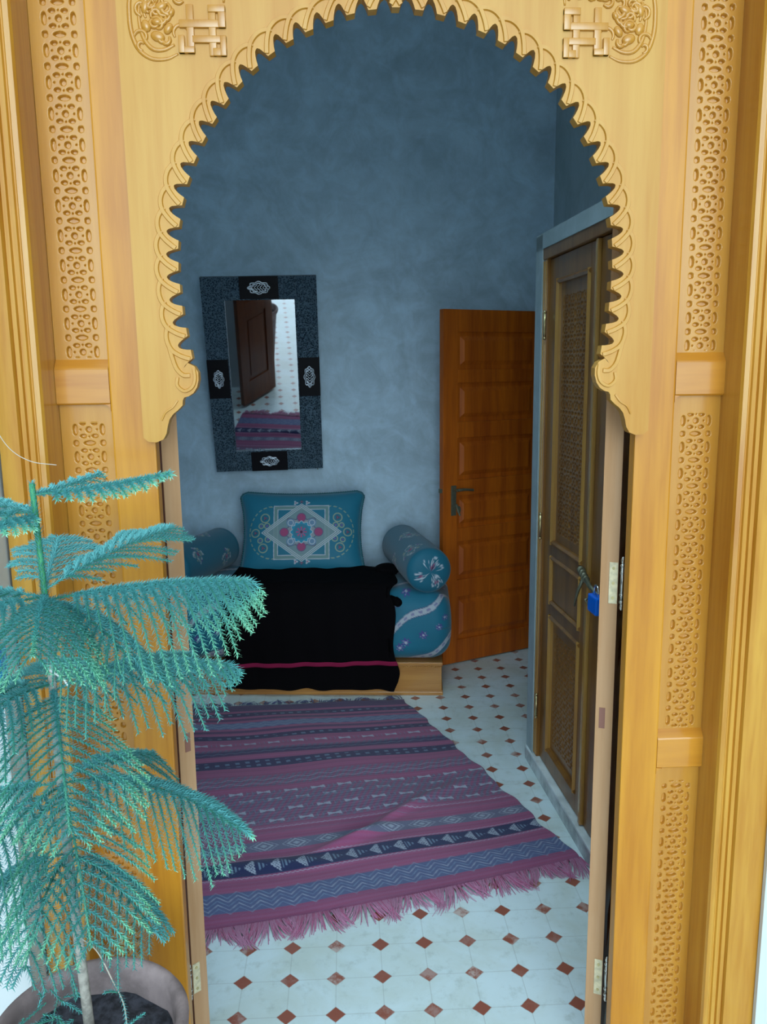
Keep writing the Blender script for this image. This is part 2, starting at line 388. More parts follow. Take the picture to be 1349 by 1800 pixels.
# ------------------------------------------------------------------ carved door surround
CX = 0.097; CZ = 1.745; YF = 1.50
sur = thing('door_surround', 'varnished orange carved wooden doorway with a toothed horseshoe arch and fretted side panels', 'doorway', (CX, YF, 0))
def jamb(side):
    # profile in X (distance from the opening side outward) and Y; beads and grooves
    if side < 0: xi, xo = -0.516, -0.5925
    else: xi, xo = 0.703, 0.842
    s = -1 if side < 0 else 1
    p = [(xi, 1.552), (xi, 1.438), (xi+s*0.003, 1.432), (xi+s*0.011, 1.430), (xi+s*0.014, 1.434), (xi+s*0.016, 1.434),
         (xi+s*0.018, 1.430), (xi+s*0.024, 1.430), (xi+s*0.026, 1.437), (xi+s*0.029, 1.437), (xi+s*0.031, 1.432),
         (xi+s*0.038, 1.432), (xi+s*0.040, 1.436), (xi+s*0.043, 1.428)]
    p += [(xo, 1.428), (xo, 1.552)]
    pts = [(x-CX, y-YF) for x, y in p]
    j = MB().prism(pts, 0.0, 2.75).build('jamb', WOOD_JAMB, sur)
    return j
jamb(-1); jamb(1)
MB().prism([(x-CX, y-YF) for x, y in [(-0.5925,1.43),(0.842,1.43),(0.842,1.552),(-0.5925,1.552)]], 2.6, 2.75).build('head_jamb', WOOD_X, sur)
# wings: stile on the opening side, carved panels between rails
XL0, XL1, XL2 = -0.5155, -0.421, -0.3445          # left: panel outer, panel inner, opening edge
XR0, XR1, XR2 = 0.703, 0.611, 0.5385
RAILS = {-1: [(1.490, 1.562), (0.745, 0.818)], 1: [(1.492, 1.563), (0.750, 0.822)]}
for side, (a, b, c) in ((-1, (XL0, XL1, XL2)), (1, (XR0, XR1, XR2))):
    s = side
    x0, x1 = min(b, c), max(b, c)
    m = MB(); m.box(x0-CX, x1-CX, 0.0, 0.030, 0.0, 2.6, bev=0.0035)
    # rounded fillets where the rails meet the stile
    m.build('stile', WOOD, sur)
    px0, px1 = min(a, b), max(a, b)
    for (z0, z1) in RAILS[side]:
        r = MB()
        # rail with a bevelled top shoulder and a scooped lower corner
        y0 = 0.0
        prof = [(y0+0.0125, z1+0.008), (y0+0.001, z1-0.007), (y0, z1-0.010), (y0, z0+0.003), (y0+0.003, z0), (y0+0.029, z0), (y0+0.029, z1+0.008)]
        r.prism(prof, px0-CX, px1-CX, 'X')
        f = 0.012; q = [(b-CX, z0+0.001)]
        for k in range(7):
            t = k/6*PI/2
            q.append((b-CX + s*(f - f*math.sin(t)), z0 - f + f*math.cos(t)))
        q.append((b-CX, z0-f))
        r.prism(q, 0.001, 0.014, 'Y')
        r.build('rail', WOOD_X, sur)
    zz = [2.6] + [v for z0, z1 in RAILS[side] for v in (z1, z0)] + [0.12]
    pw = 0.0585
    pc = (-0.4665 if side < 0 else 0.6585)
    for i in range(0, 6, 2):
        zt, zb = zz[i], zz[i+1]
        if zb < 0.2 and False: continue
        pz1 = zt - (0.034 if i else 0.1); pz0 = zb + 0.012
        carved_panel('carved_panel', px0-CX, px1-CX, zb-0.004, zt+0.004, 0.0125, sur, WOOD_CARVE, pc-pw/2-CX, pc+pw/2-CX, pz0, pz1,
                     phase=(1.6085 if i == 0 else (1.4205 if i == 2 else 0.705)))
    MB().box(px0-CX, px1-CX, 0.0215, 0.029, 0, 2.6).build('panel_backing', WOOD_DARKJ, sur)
    MB().box(px0-CX, px1-CX, 0.0, 0.028, 0, 0.12).build('bottom_rail', WOOD_X, sur)

# arch board
def rtip(phi):     # phi = degrees from the crown
    xs = [0, 10, 20, 30, 55, 70, 90, 100, 111, 119]; ys = [0.392, 0.389, 0.384, 0.3825, 0.3745, 0.3745, 0.378, 0.383, 0.3945, 0.4085]
    return float(np.interp(phi, xs, ys))
DEL = 5.45; NT = 21
TP = [(0.0, 0.0), (0.10, 0.10), (0.20, 0.36), (0.29, 0.68), (0.36, 1.0), (0.74, 0.97), (0.80, 0.55), (0.87, 0.18), (0.94, 0.02)]
def pol(phi, r, side): a = math.radians(phi); return (side*r*math.sin(a), CZ + r*math.cos(a))
prof = []     # right side from the crown down
for (t, d) in [(0.5+0.17, 0.98), (0.5+0.27, 0.5), (0.5+0.36, 0.15), (0.96, 0.02)]:
    phi = (t-0.5)*DEL; prof.append(pol(phi, rtip(0)+0.022*(1-d), 1))
for k in range(1, NT+1):
    for (t, d) in TP:
        phi = (k-0.5+t)*DEL; prof.append(pol(phi, rtip(phi)+0.021*(1-d), 1))
FOOT = [(0.372,1.562),(0.361,1.556),(0.3545,1.545),(0.3545,1.532),(0.358,1.519),(0.365,1.509),(0.374,1.5035),(0.381,1.502),(0.384,1.497),(0.385,1.488),
        (0.393,1.480),(0.402,1.473),(0.409,1.464),(0.413,1.452),(0.416,1.438),(0.422,1.428),(0.434,1.423),(0.448,1.424),(0.457,1.431)]
prof += FOOT
right = prof; left = [(-x, z) for x, z in reversed(prof)]
poly = left + right + [(0.459, 2.6), (-0.4595, 2.6)]
def extrude_poly(pts, y0, y1, bev=0.0):
    bm = bmesh.new(); vs = [bm.verts.new((x, y0, z)) for x, z in pts]; f = bm.faces.new(vs)
    r = bmesh.ops.extrude_face_region(bm, geom=[f])
    for e in r['geom']:
        if isinstance(e, bmesh.types.BMVert): e.co.y = y1
    bmesh.ops.recalc_face_normals(bm, faces=bm.faces[:])
    if bev:
        ed = [e for e in bm.edges if abs(e.verts[0].co.y-y0) < 1e-6 and abs(e.verts[1].co.y-y0) < 1e-6]
        bmesh.ops.bevel(bm, geom=ed, offset=bev, segments=1, affect='EDGES', clamp_overlap=True)
    bmesh.ops.triangulate(bm, faces=[f for f in bm.faces if len(f.verts) > 4])
    me = bpy.data.meshes.new('poly'); bm.to_mesh(me); bm.free(); return me
board = link('arch_board', extrude_poly(poly, 1.476-YF, 1.4995-YF), WOOD_BOARD, sur)
# interlaced ribbons carved along the teeth
rb = MB()
def ribbon(pts, wid, y0, y1):
    n = len(pts); L = []; R = []
    for i, p in enumerate(pts):
        a, b = pts[max(i-1, 0)], pts[min(i+1, n-1)]
        t = Vector((b[0]-a[0], b[1]-a[1])).normalized(); nn = Vector((-t.y, t.x))
        ww = wid[i] if hasattr(wid, '__len__') else wid
        L.append((p[0]+nn.x*ww/2, p[1]+nn.y*ww/2)); R.append((p[0]-nn.x*ww/2, p[1]-nn.y*ww/2))
    v = []
    for i in range(n):
        # four points across: chamfered ribbon
        l, r = L[i], R[i]; li = (l[0]*0.82+r[0]*0.18, l[1]*0.82+r[1]*0.18); ri = (l[0]*0.18+r[0]*0.82, l[1]*0.18+r[1]*0.82)
        lift = 0.0012*math.sin(PI*i/(n-1))
        v += [(l[0], y1, l[1]), (li[0], y0-lift, li[1]), (ri[0], y0-lift, ri[1]), (r[0], y1, r[1])]
    f = []
    for i in range(n-1):
        for j in range(3): f.append((i*4+j, i*4+j+1, (i+1)*4+j+1, (i+1)*4+j))
    f += [(0,1,2,3), ((n-1)*4+3, (n-1)*4+2, (n-1)*4+1, (n-1)*4)]
    rb.add(v, f)
for side in (-1, 1):
    for k in range(0, NT+1):
        pts = []
        for (t, d) in [(-1.55, 0.030), (-1.2, 0.0365), (-0.85, 0.0375), (-0.5, 0.033), (-0.22, 0.0235), (0.0, 0.0135), (0.16, 0.005)]:
            phi = (k+t+0.06)*DEL; phic = max(phi, -12)
            pts.append(pol(phi, rtip(min(abs(phi), 119))+d, side))
        ps = catmull([(x, 0, z) for x, z in pts], 4)
        ribbon([(p.x, p.z) for p in ps], 0.0092, 1.4732-YF, 1.4765-YF)
    # scroll at the foot of the arch
    ps = catmull([(side*x, 0, z) for x, z in [(0.405,1.60),(0.399,1.575),(0.392,1.553),(0.381,1.541),(0.369,1.540)]], 5)
    ribbon([(p.x, p.z) for p in ps], 0.009, 1.4732-YF, 1.4765-YF)
    ps = catmull([(side*x, 0, z) for x, z in [(0.362,1.552),(0.3605,1.535),(0.366,1.520),(0.380,1.513),(0.392,1.523),(0.391,1.537)]], 5)
    ribbon([(p.x, p.z) for p in ps], 0.007, 1.4732-YF, 1.4765-YF)
    ps = catmull([(side*x, 0, z) for x, z in [(0.393,1.497),(0.402,1.485),(0.415,1.476),(0.423,1.462)]], 5)
    ribbon([(p.x, p.z) for p in ps], 0.004, 1.4738-YF, 1.4765-YF)
rb.build('carved_ribbon_border', WOOD_BOARD, board)
# spandrel carvings: key fret and acanthus swirls
for side in (-1, 1):
    m = MB(); yb = 1.476-YF
    def W(u, v):   # u to the outside from the inner corner, v upward, metres
        return (side*(0.281+u), yb, 2.060+v)
    def bar(u0, u1, v0, v1, d=0.004):
        xa, xb = sorted((W(u0,0)[0], W(u1,0)[0])); m.box(xa, xb, yb-d, yb+0.003, 2.060+v0, 2.060+v1, bev=0.0009)
    for bi, (u0,u1,v0,v1) in enumerate([(0.016,0.028,0.0,0.075),(0.052,0.064,0.004,0.078),(0.0,0.076,0.043,0.055),(0.0,0.055,0.020,0.031),(0.0,0.022,0.0,0.012),
                          (0.0,0.010,0.0,0.031),(0.0,0.012,0.043,0.075),(0.0,0.028,0.066,0.077),(0.052,0.078,0.004,0.014),(0.068,0.078,0.004,0.031)]):
        bar(u0, u1, v0, v1, 0.004+0.00025*bi)
    def swirl(pts, r0, r1, fl=0.7):
        ps = catmull([W(u, v) for u, v in pts], 7); n = len(ps)
        rad = [ (r0 + (r1-r0)*i/(n-1))*(0.35+0.65*math.sin(PI*min(1, (i+1)/(n)*1.0))**0.5) for i in range(n)]
        m.tube(ps, rad, 8, fl, (0,1,0))
    swirl([(0.080,0.004),(0.100,-0.004),(0.125,-0.003),(0.145,0.012),(0.155,0.040),(0.156,0.075),(0.152,0.105),(0.150,0.16)], 0.0035, 0.0045)
    swirl([(0.085,0.018),(0.104,0.010),(0.122,0.012),(0.135,0.028),(0.141,0.055),(0.139,0.085)], 0.004, 0.0035)
    def lobe(u, v, ru, rv, rot=0.0, d=0.0045):
        ru *= 0.85; rv *= 0.75
        c = W(u, v); m.ell((c[0], yb-0.0005, c[2]), (ru, d, rv), rot=side*rot)
    for a in [(0.112,0.030,0.014,0.011,0.3),(0.130,0.046,0.009,0.013,-0.4),(0.094,0.042,0.008,0.013,0.6),(0.112,0.052,0.010,0.008,0.0),(0.130,0.075,0.008,0.015,0.2),
              (0.104,0.075,0.013,0.009,-0.5),(0.088,0.066,0.006,0.010,0.5),(0.122,0.098,0.016,0.009,0.5),(0.094,0.098,0.009,0.014,-0.3),(0.066,0.094,0.013,0.007,0.2),
              (0.044,0.096,0.007,0.012,0.6),(0.026,0.098,0.009,0.010,-0.4),(0.008,0.100,0.006,0.015,0.1),(0.118,0.125,0.010,0.014,0.6),(0.086,0.125,0.014,0.008,0.4),
              (0.055,0.120,0.009,0.014,-0.6),(0.022,0.128,0.014,0.009,0.3),(0.138,0.135,0.008,0.014,0),(0.10,0.152,0.015,0.010,0.2),(0.06,0.150,0.014,0.010,-0.5),(0.02,0.155,0.012,0.012,0)]:
        lobe(*a)
    for k in range(34):
        rr_ = random.Random(k); uu, vv = rr_.uniform(0.088, 0.140), rr_.uniform(0.016, 0.10)
        if k > 22: uu, vv = rr_.uniform(0.004, 0.085), rr_.uniform(0.084, 0.15)
        a0 = rr_.uniform(0, 6.28); q_ = rr_.uniform(0.008, 0.014)
        swirl([(uu+q_*(1-t*0.12)*math.cos(a0+t*0.75), vv+q_*(1-t*0.12)*math.sin(a0+t*0.75)) for t in range(7)], 0.0042, 0.0026, 1.1)
    for c0 in [(0.074,0.036),(0.060,0.108),(0.104,0.108),(0.03,0.112),(0.12,0.065)]:
        pts = [(c0[0]+0.012*math.cos(t), c0[1]+0.012*math.sin(t)) for t in [k*0.55-0.6 for k in range(8)]]
        swirl(pts, 0.0035, 0.003)
    swirl([(0.002,0.082),(0.0,0.11),(0.004,0.14),(0.0,0.17)], 0.003, 0.003)
    m.build('spandrel_carving', WOOD_CARVE, board, smooth=True)

# ------------------------------------------------------------------ the two opened leaves of the entrance
def main_leaf(name, label, hx, ang, side):
    """leaf hinged at hx, running into the room; local +Y along the leaf, local x = 0 on the frame side"""
    W_, T, Z0, Z1 = 0.425, 0.036, 0.02, 2.5
    t = thing(name, label, 'door', (hx, 1.580, 0), ang, kind='structure')
    # side: direction of leaf thickness in local x
    x0, x1 = (0, T) if side < 0 else (-T, 0)
    fr = MB(); fr.box(x0, x1, 0.0, 0.085, Z0, Z1, bev=0.002); fr.box(x0, x1, W_-0.085, W_, Z0, Z1, bev=0.002)
    for z0, z1 in ((Z0, 0.22), (0.78, 0.90), (1.02, 1.12), (Z1-0.14, Z1)): fr.box(x0, x1, 0.085, W_-0.085, z0, z1, bev=0.001)
    fr.build('leaf_frame', WOOD_RAW if False else WOOD_LEAF, t)
    MB().box(x0+0.0005, x1-0.0005, -0.0012, 0.0005, Z0, Z1).build('edge_face', WOOD_RAW, t)
    for z0, z1 in ((0.22, 0.78), (0.90, 1.02), (1.12, Z1-0.14)):
        p = MB(); p.box(x0+0.009, x1-0.009, 0.08, W_-0.08, z0, z1); p.box(x0+0.005, x1-0.005, 0.12, W_-0.12, z0+0.035, z1-0.035, bev=0.004)
        p.build('raised_panel', WOOD_LEAF, t)
    return t
ll = main_leaf('door_1', 'left leaf of the entrance door opened inward, only its brown edge facing out', -0.3535, math.radians(40), -1)
rl = main_leaf('door_2', 'right leaf of the entrance door opened inward, pale raw edge facing out', 0.5455, math.radians(-23), 1)
def hinge(parent, x, z, ln, plate_side):
    h = MB(); h.box(min(0,plate_side*0.017)+x, max(0,plate_side*0.017)+x, -0.0035, -0.001, z-ln/2, z+ln/2, bev=0.0004)
    o = h.build('hinge_plate', PLATE, parent)
    s = MB()
    for dz in (-0.36, 0.0, 0.36): s.tube([(x+plate_side*0.0085, -0.0034, z+dz*ln), (x+plate_side*0.0085, -0.0046, z+dz*ln)], 0.0032, 10, fdir=(0,0,1))
    s.build('screw', BRASS, o)
    k = MB(); kx = x-plate_side*0.009
    k.tube([(kx, -0.004, z-ln*0.44), (kx, -0.004, z+ln*0.44)], 0.0042, 12, fdir=(0,1,0))
    for zz in (-0.44, 0.44, -0.27, 0.27): k.ell((kx, -0.004, z+zz*ln), (0.0056, 0.0056, 0.0045))
    for sg in (-1, 1): k.ell((kx, -0.004, z+sg*ln*0.56), (0.0042, 0.0042, 0.008)); k.ell((kx, -0.004, z+sg*ln*0.49), (0.003,0.003,0.006))
    k.build('hinge_knuckle', STEEL, parent, smooth=True)
hinge(rl, -0.001, 1.115, 0.086, -1); hinge(rl, -0.001, 0.215, 0.086, -1)
hinge(ll, 0.001, 0.255, 0.07, 1); 
MB().box(-0.028, -0.016, -0.0025, -0.001, 0.80, 0.845).build('tenon', TENON, rl)
MB().box(0.014, 0.026, -0.0025, -0.001, 0.775, 0.815).build('tenon', TENON, ll)

# ------------------------------------------------------------------ cupboard on the right
TH = math.atan2(0.0548755, 0.9984932)
cup = thing('cupboard', 'built-in cupboard with dark carved double doors in a plaster surround on the right', 'cupboard', (0.698, 3.027, 0), 0)
# local frame: +x' runs toward the viewer along the face, -y' is the face normal into the room
cup.rotation_euler = (0, 0, -PI/2 + TH)
L_ = 1.27
b = MB(); b.box(0, 0.075, 0, 0.36, 0.0, 2.0); b.box(L_-0.075, L_, 0, 0.36, 0.0, 2.0); b.box(0, L_, 0, 0.36, 1.952, 2.005); b.box(0, L_, 0.09, 0.36, 0, 1.952)
b.build('plaster_surround', PLASTER_G, cup)
MB().box(-0.006, L_, -0.003, 0.085, 0.0, 0.052, bev=0.002).build('marble_plinth', MARBLE, cup)
MB().box(0.0, L_, -0.005, 0.085, 0.0521, 0.062, bev=0.002).build('plinth_top', MARBLE_L, cup)
f = MB(); f.box(0.05, 0.108, 0.008, 0.085, 0.062, 1.952, bev=0.003); f.box(L_-0.135, L_-0.075, 0.008, 0.085, 0.062, 1.952, bev=0.003); f.box(0.05, L_-0.075, 0.004, 0.085, 1.915, 1.953, bev=0.003)
f.build('frame', WOOD_CUP, cup)
MB().box(0.077, 0.086, 0.0035, 0.010, 0.07, 1.91, bev=0.001).build('frame_bead', WOOD_CUPH, cup)
MB().box(0.100, 0.107, 0.0035, 0.010, 0.07, 1.91, bev=0.001).build('frame_bead', WOOD_CUPH, cup)
def cup_door(x0, x1):
    d = MB(); y0, y1 = 0.006, 0.036; sw = 0.085
    d.box(x0, x0+sw, y0, y1, 0.066, 1.912, bev=0.002); d.box(x1-sw, x1, y0, y1, 0.066, 1.912, bev=0.002)
    rails = ((0.066, 0.13), (0.66, 0.70), (0.88, 0.92), (1.84, 1.912))
    for a, b_ in rails: d.box(x0+sw, x1-sw, y0, y1, a, b_, bev=0.001)
    o = d.build('cupboard_door', WOOD_CUP, cup)
    for a, b_ in ((0.13, 0.66), (0.70, 0.88), (0.92, 1.84)):
        t_ = 0.016
        for (u0, u1, v0, v1) in ((x0+sw, x0+sw+t_, a, b_), (x1-sw-t_, x1-sw, a, b_)):
            bd = MB(); bd.prism([(u0, 0.004), ((u0+u1)/2, -0.002), (u1, 0.006), (u1, 0.03), (u0, 0.03)], v0, v1)
            bd.build('bead', WOOD_CUPH, o)
        for v0, v1 in ((a, a+t_), (b_-t_, b_)):
            bt = MB(); bt.prism([(0.004, v0), (-0.001, (v0+v1)/2), (0.006, v1), (0.03, v1), (0.03, v0)], x0+sw, x1-sw, 'X')
            bt.build('bead', WOOD_CUP, o)
        if b_-a > 0.3:
            cm = (x0+x1)/2; hw = (x1-x0-2*sw)/2-t_-0.022
            P = carved_panel('carved_panel', x0+sw, x1-sw, a, b_, 0.016, o, WOOD_CUP, cm-hw, cm+hw, a+0.05, b_-0.06, step=0.0025, depth=0.006, tiles=4)
        else:
            MB().box(x0+sw+t_, x1-sw-t_, 0.008, 0.03, a+t_, b_-t_, bev=0.004).build('plain_panel', WOOD_CUP, o)
    return o
dA = cup_door(0.110, 0.603); dB = cup_door(0.607, L_-0.138)
for q_ in (dA, dB): q_.location.y = 0.014
MB().box(0.582, 0.604, -0.006, 0.008, 0.066, 1.912, bev=0.004).build('meeting_bead', WOOD_CUPH, dA)
for z in (1.69, 0.97, 0.27):
    k = MB(); k.tube([(0.109, -0.010, z-0.04), (0.109, -0.010, z+0.04)], 0.0055, 12); k.ell((0.109, -0.010, z+0.045), (0.006,0.006,0.006)); k.ell((0.109,-0.010,z-0.045),(0.006,0.006,0.006))
    k.build('hinge', BRASS, dA, smooth=True)
# hasp with staple and hanging bolt handle
hs = MB()
hs.tube([(0.50, -0.010, 0.935), (0.545, -0.018, 0.925), (0.60, -0.022, 0.91), (0.665, -0.022, 0.90)], [0.010, 0.008, 0.007, 0.007], 8)
hs.tube([(0.545, -0.02, 0.925), (0.535, -0.034, 0.88), (0.515, -0.036, 0.84), (0.500, -0.032, 0.82)], [0.006, 0.005, 0.004, 0.003], 8)
for q in range(4): hs.ell((0.505+q*0.017, -0.018, 0.937-q*0.006), (0.007, 0.012, 0.012))
hs.tube([(0.590, 0.0, 0.88), (0.590, -0.03, 0.865), (0.60, -0.02, 0.84)], 0.004, 6)
ho = hs.build('hasp', IRONG, cup, smooth=True); ho.location = (0.075, 0.012, -0.015)
# padlock hanging on the hasp
pm = cup.rotation_euler.z
def cloc(x, y, z):
    c, s = math.cos(pm), math.sin(pm); return (0.698+x*c-y*s, 3.027+x*s+y*c, z)
pk = thing('padlock', 'small bright blue padlock hanging from the cupboard hasp', 'padlock', cloc(0.775, -0.026, 0.842), pm)
MB().box(-0.034, 0.034, -0.014, 0.014, 0, 0.052, bev=0.005).build('body', BLUEPL, pk, smooth=False)
MB().tube([(-0.016, 0, 0.05), (-0.016, 0, 0.068)] + [(0.016*-math.cos(t), 0, 0.068+0.014*math.sin(t)) for t in [k*PI/8 for k in range(1, 8)]] + [(0.016, 0, 0.068), (0.016, 0, 0.05)], 0.0042, 8, fdir=(0,1,0)).build('shackle', STEEL, pk, smooth=True)

# ------------------------------------------------------------------ far door
fd = thing('door_3', 'reddish brown panelled wooden door standing ajar beside the bench', 'door', (0.488, 4.070, 0), math.atan2(0.42124, 0.90695), kind='structure')
W3 = 0.66; Z0, Z1 = 0.006, 1.828
m = MB(); m.box(0, 0.085, 0, 0.036, Z0, Z1, bev=0.002); m.box(W3-0.085, W3, 0, 0.036, Z0, Z1, bev=0.002)
rl_ = [(Z0, 0.135), (0.36, 0.445), (0.60, 0.665), (0.905, 0.985), (1.19, 1.275), (1.46, 1.53), (1.735, Z1)]
rl_ = [(Z0, 0.13), (0.365, 0.455), (0.66, 0.73)] + [(0.90, 0.98), (1.195, 1.275), (1.47, 1.535), (1.72, Z1)]
for a, b_ in rl_: m.box(0.085, W3-0.085, 0, 0.036, a, b_, bev=0.002)
o = m.build('door_frame', WOOD_DOOR, fd)
for i in range(6):
    a, b_ = rl_[i][1], rl_[i+1][0]
    p = MB(); p.box(0.08, W3-0.08, 0.014, 0.026, a, b_)
    x0, x1 = 0.105, W3-0.105; z0, z1 = a+0.022, b_-0.022; e = 0.022
    p.add([(x0,0.014,z0),(x1,0.014,z0),(x1,0.014,z1),(x0,0.014,z1),(x0+e,0.004,z0+e),(x1-e,0.004,z0+e),(x1-e,0.004,z1-e),(x0+e,0.004,z1-e)],
          [(0,1,5,4),(1,2,6,5),(2,3,7,6),(3,0,4,7),(4,5,6,7)])
    p.build('raised_panel', WOOD_DOOR, fd)
hd = MB(); hd.box(0.045, 0.075, -0.006, 0, 0.80, 0.955, bev=0.002); hd.tube([(0.06, -0.004, 0.935), (0.06, -0.04, 0.935)], 0.007, 8, fdir=(0,0,1))
hd.tube([(0.06, -0.04, 0.935), (0.10, -0.044, 0.937), (0.155, -0.042, 0.93)], [0.008, 0.007, 0.006], 8); hd.box(-0.012, 0.0, 0.008, 0.026, 0.92, 0.94)
hd.build('door_handle', IRONG, fd, smooth=False)
MB().tube([(0.072, -0.012, 0.86), (0.075, -0.014, 0.845), (0.09, -0.016, 0.80)], 0.005, 6).ell((0.085,-0.014,0.83),(0.012,0.003,0.02)).build('key', IRONG, fd)

# ------------------------------------------------------------------ bench: base, mattress, bolsters, cushion, blanket
BA = math.atan2(3.691-3.783, 0.431+0.625)
bp = (0.436, 3.690, 0)     # front right corner of the base
base = thing('bench_base', 'low varnished wooden bench base with rope carved edge under the turquoise mattress', 'bench', bp, BA)
BW = 1.42; BD = 0.57
m = MB(); m.box(-BW, 0, 0.004, BD, 0.018, 0.150, bev=0.002); m.build('apron', WOOD_BASE, base)
MB().box(-BW-0.006, 0.006, -0.004, BD, 0.0, 0.018, bev=0.003).box(-BW-0.003, 0.003, 0.0, BD, 0.0181, 0.026).build('foot_moulding', WOOD_BASE, base)
MB().box(-BW-0.004, 0.004, -0.002, BD, 0.150, 0.164, bev=0.002).build('top_rail', WOOD_BASE, base)
rp = MB()
for k in range(140):
    x = -BW + 0.005 + k*(BW-0.01)/139; rp.ell((x, 0.001, 0.143), (0.0068, 0.005, 0.0028), 8, 5, rot=0.6)
for k in range(60):
    y = 0.01+k*0.01; rp.ell((0.001, y, 0.143), (0.004, 0.006, 0.0028), 8, 5)
rp.build('rope_carving', WOOD_BASE, base, smooth=True)

def rounded_box_mesh(sx, sy, sz, r, n):
    """vertices (N,3) and quads of a rounded box centred on the origin, n = cells per axis"""
    V = []; Q = []
    def face(u, v, w, su, sv, sw, sg, nu, nv):
        a = np.linspace(-1, 1, nu); b = np.linspace(-1, 1, nv); A, B = np.meshgrid(a, b, indexing='ij')
        P = np.zeros(A.shape+(3,)); P[..., u] = A*su/2; P[..., v] = B*sv/2; P[..., w] = sg*sw/2
        base = sum(len(x) for x in V); V.append(P.reshape(-1, 3))
        idx = base + np.arange(nu*nv).reshape(nu, nv)
        q = np.stack([idx[:-1,:-1], idx[1:,:-1], idx[1:,1:], idx[:-1,1:]], -1).reshape(-1, 4)
        Q.append(q if (sg > 0) == ((u, v, w) in ((0,1,2),(1,2,0),(2,0,1))) else q[:, ::-1])
    for sg in (-1, 1):
        face(0, 1, 2, sx, sy, sz, sg, n[0], n[1]); face(1, 2, 0, sy, sz, sx, sg, n[1], n[2]); face(2, 0, 1, sz, sx, sy, sg, n[2], n[0])
    P = np.concatenate(V); q = np.concatenate(Q)
    inner = np.array([sx/2-r, sy/2-r, sz/2-r]); c = np.clip(P, -inner, inner); d = P-c
    l = np.linalg.norm(d, axis=1, keepdims=True); P = c + d/np.maximum(l, 1e-9)*r
    return P, q
def mesh_np(name, P, Q, col=None, weld=True):
    me = bpy.data.meshes.new(name); me.from_pydata(P.tolist(), [], Q.tolist()); me.update()
    if col is not None: setcol(me, col)
    if weld:
        bm = bmesh.new(); bm.from_mesh(me); bmesh.ops.remove_doubles(bm, verts=bm.verts[:], dist=1e-5)
        bmesh.ops.recalc_face_normals(bm, faces=bm.faces[:]); bm.to_mesh(me); bm.free()
    return me
TEAL = np.array([0.008, 0.14, 0.22]); TEAL2 = np.array([0.010, 0.13, 0.25])
SILV = np.array([0.42, 0.46, 0.52]); OLIVE = np.array([0.30, 0.34, 0.22]); PINK = np.array([0.30, 0.05, 0.14]); PURP = np.array([0.08, 0.05, 0.26]); DARKP = np.array([0.05, 0.015, 0.06])
def lay(col, mask, c, a=1.0):
    mk = (np.clip(mask, 0, 1)*a)[..., None]; return col*(1-mk) + np.array(c)*mk
def line(d, w, s=None):
    s = s or w*0.5; return 1-sm(np.abs(d), w, w+s)
def flower(col, U, V, cu, cv, r, petals=6, pc=PURP, cc=SILV, ph=0.0):
    du, dv = U-cu, V-cv; rr = np.hypot(du, dv); an = np.arctan2(dv, du)
    pr = r*(0.72+0.28*np.cos(petals*an+ph)); col = lay(col, 1-sm(rr, pr*0.92, pr), pc, 0.9)
    col = lay(col, line(rr-pr*0.62, r*0.06)*(np.cos(petals*2*an) > -0.2), SILV, 0.7)
    return lay(col, 1-sm(rr, r*0.2, r*0.26), cc)
# mattress
MW, MD, MH = 1.46, 0.60, 0.345
P, Q = rounded_box_mesh(MW, MD, MH, 0.085, (290, 60, 90))
P[:, 2] += 0.010*np.cos(P[:, 0]/MW*2*PI*3)*(P[:, 2] > 0)*0.5
bulge = 1-(P[:, 2]/(MH/2))**2; P[:, 1] -= np.where(P[:, 1] < 0, 0.02*bulge, 0); P[:, 0] += np.where(P[:, 0] > 0, 0.02*bulge, -0.02*bulge)
U = P[:, 0]+MW/2; Vv = P[:, 2]+MH/2 + np.maximum(0, P[:, 1]+MD/2-0.05)*1.0
col = np.tile(TEAL, (len(P), 1)); nz = np.array([noise.noise(Vector(p)*6) for p in P[::1]]); col = col*(1+0.18*nz[:, None])
S = U*0.72 + Vv*0 ; t_ = Vv - (U*0.70 + 0.018*np.sin(U*26))
tt = np.mod(t_+0.09, 0.235)-0.1175
col = lay(col, 1-sm(np.abs(tt), 0.017, 0.019), SILV*0.9)
col = lay(col, (1-sm(np.abs(tt), 0.005, 0.008))*(np.sin(U*150+Vv*60) > 0.2), PURP, 0.6)
col = lay(col, line(np.abs(tt)-0.0175, 0.0015), [0.04,0.06,0.16])
for i in range(24):
    for j in range(7):
        cu = 0.04+i*0.062+0.02*math.sin(i*2.1+j); 
        cv = cu*0.70+0.018*math.sin(cu*26) + (j-4)*0.235 - 0.09 + 0.235+0.015*math.sin(i*3.3)
        if 0 < cv < 0.75: col = flower(col, U, Vv, cu, cv, 0.021+0.005*math.sin(i*7), 7, PURP)
me = mesh_np('mattress', P, Q, col)
CLOTH = attr_mat('turquoise_brocade', 0.55, 0.25, 500, sheen=0.2)
mat_o = link('mattress', me, CLOTH, None, True)
ca, sa = math.cos(BA), math.sin(BA)
def bl(x, y, z): return (bp[0]+x*ca-y*sa, bp[1]+x*sa+y*ca, z)
mat_o.location = bl(0.028-MW/2, MD/2+0.0, 0.164+MH/2); mat_o.rotation_euler = (0, 0, BA)
tagp(mat_o, 'turquoise bench mattress with wavy silver bands and purple flowers', 'mattress')
ZM = 0.164+MH

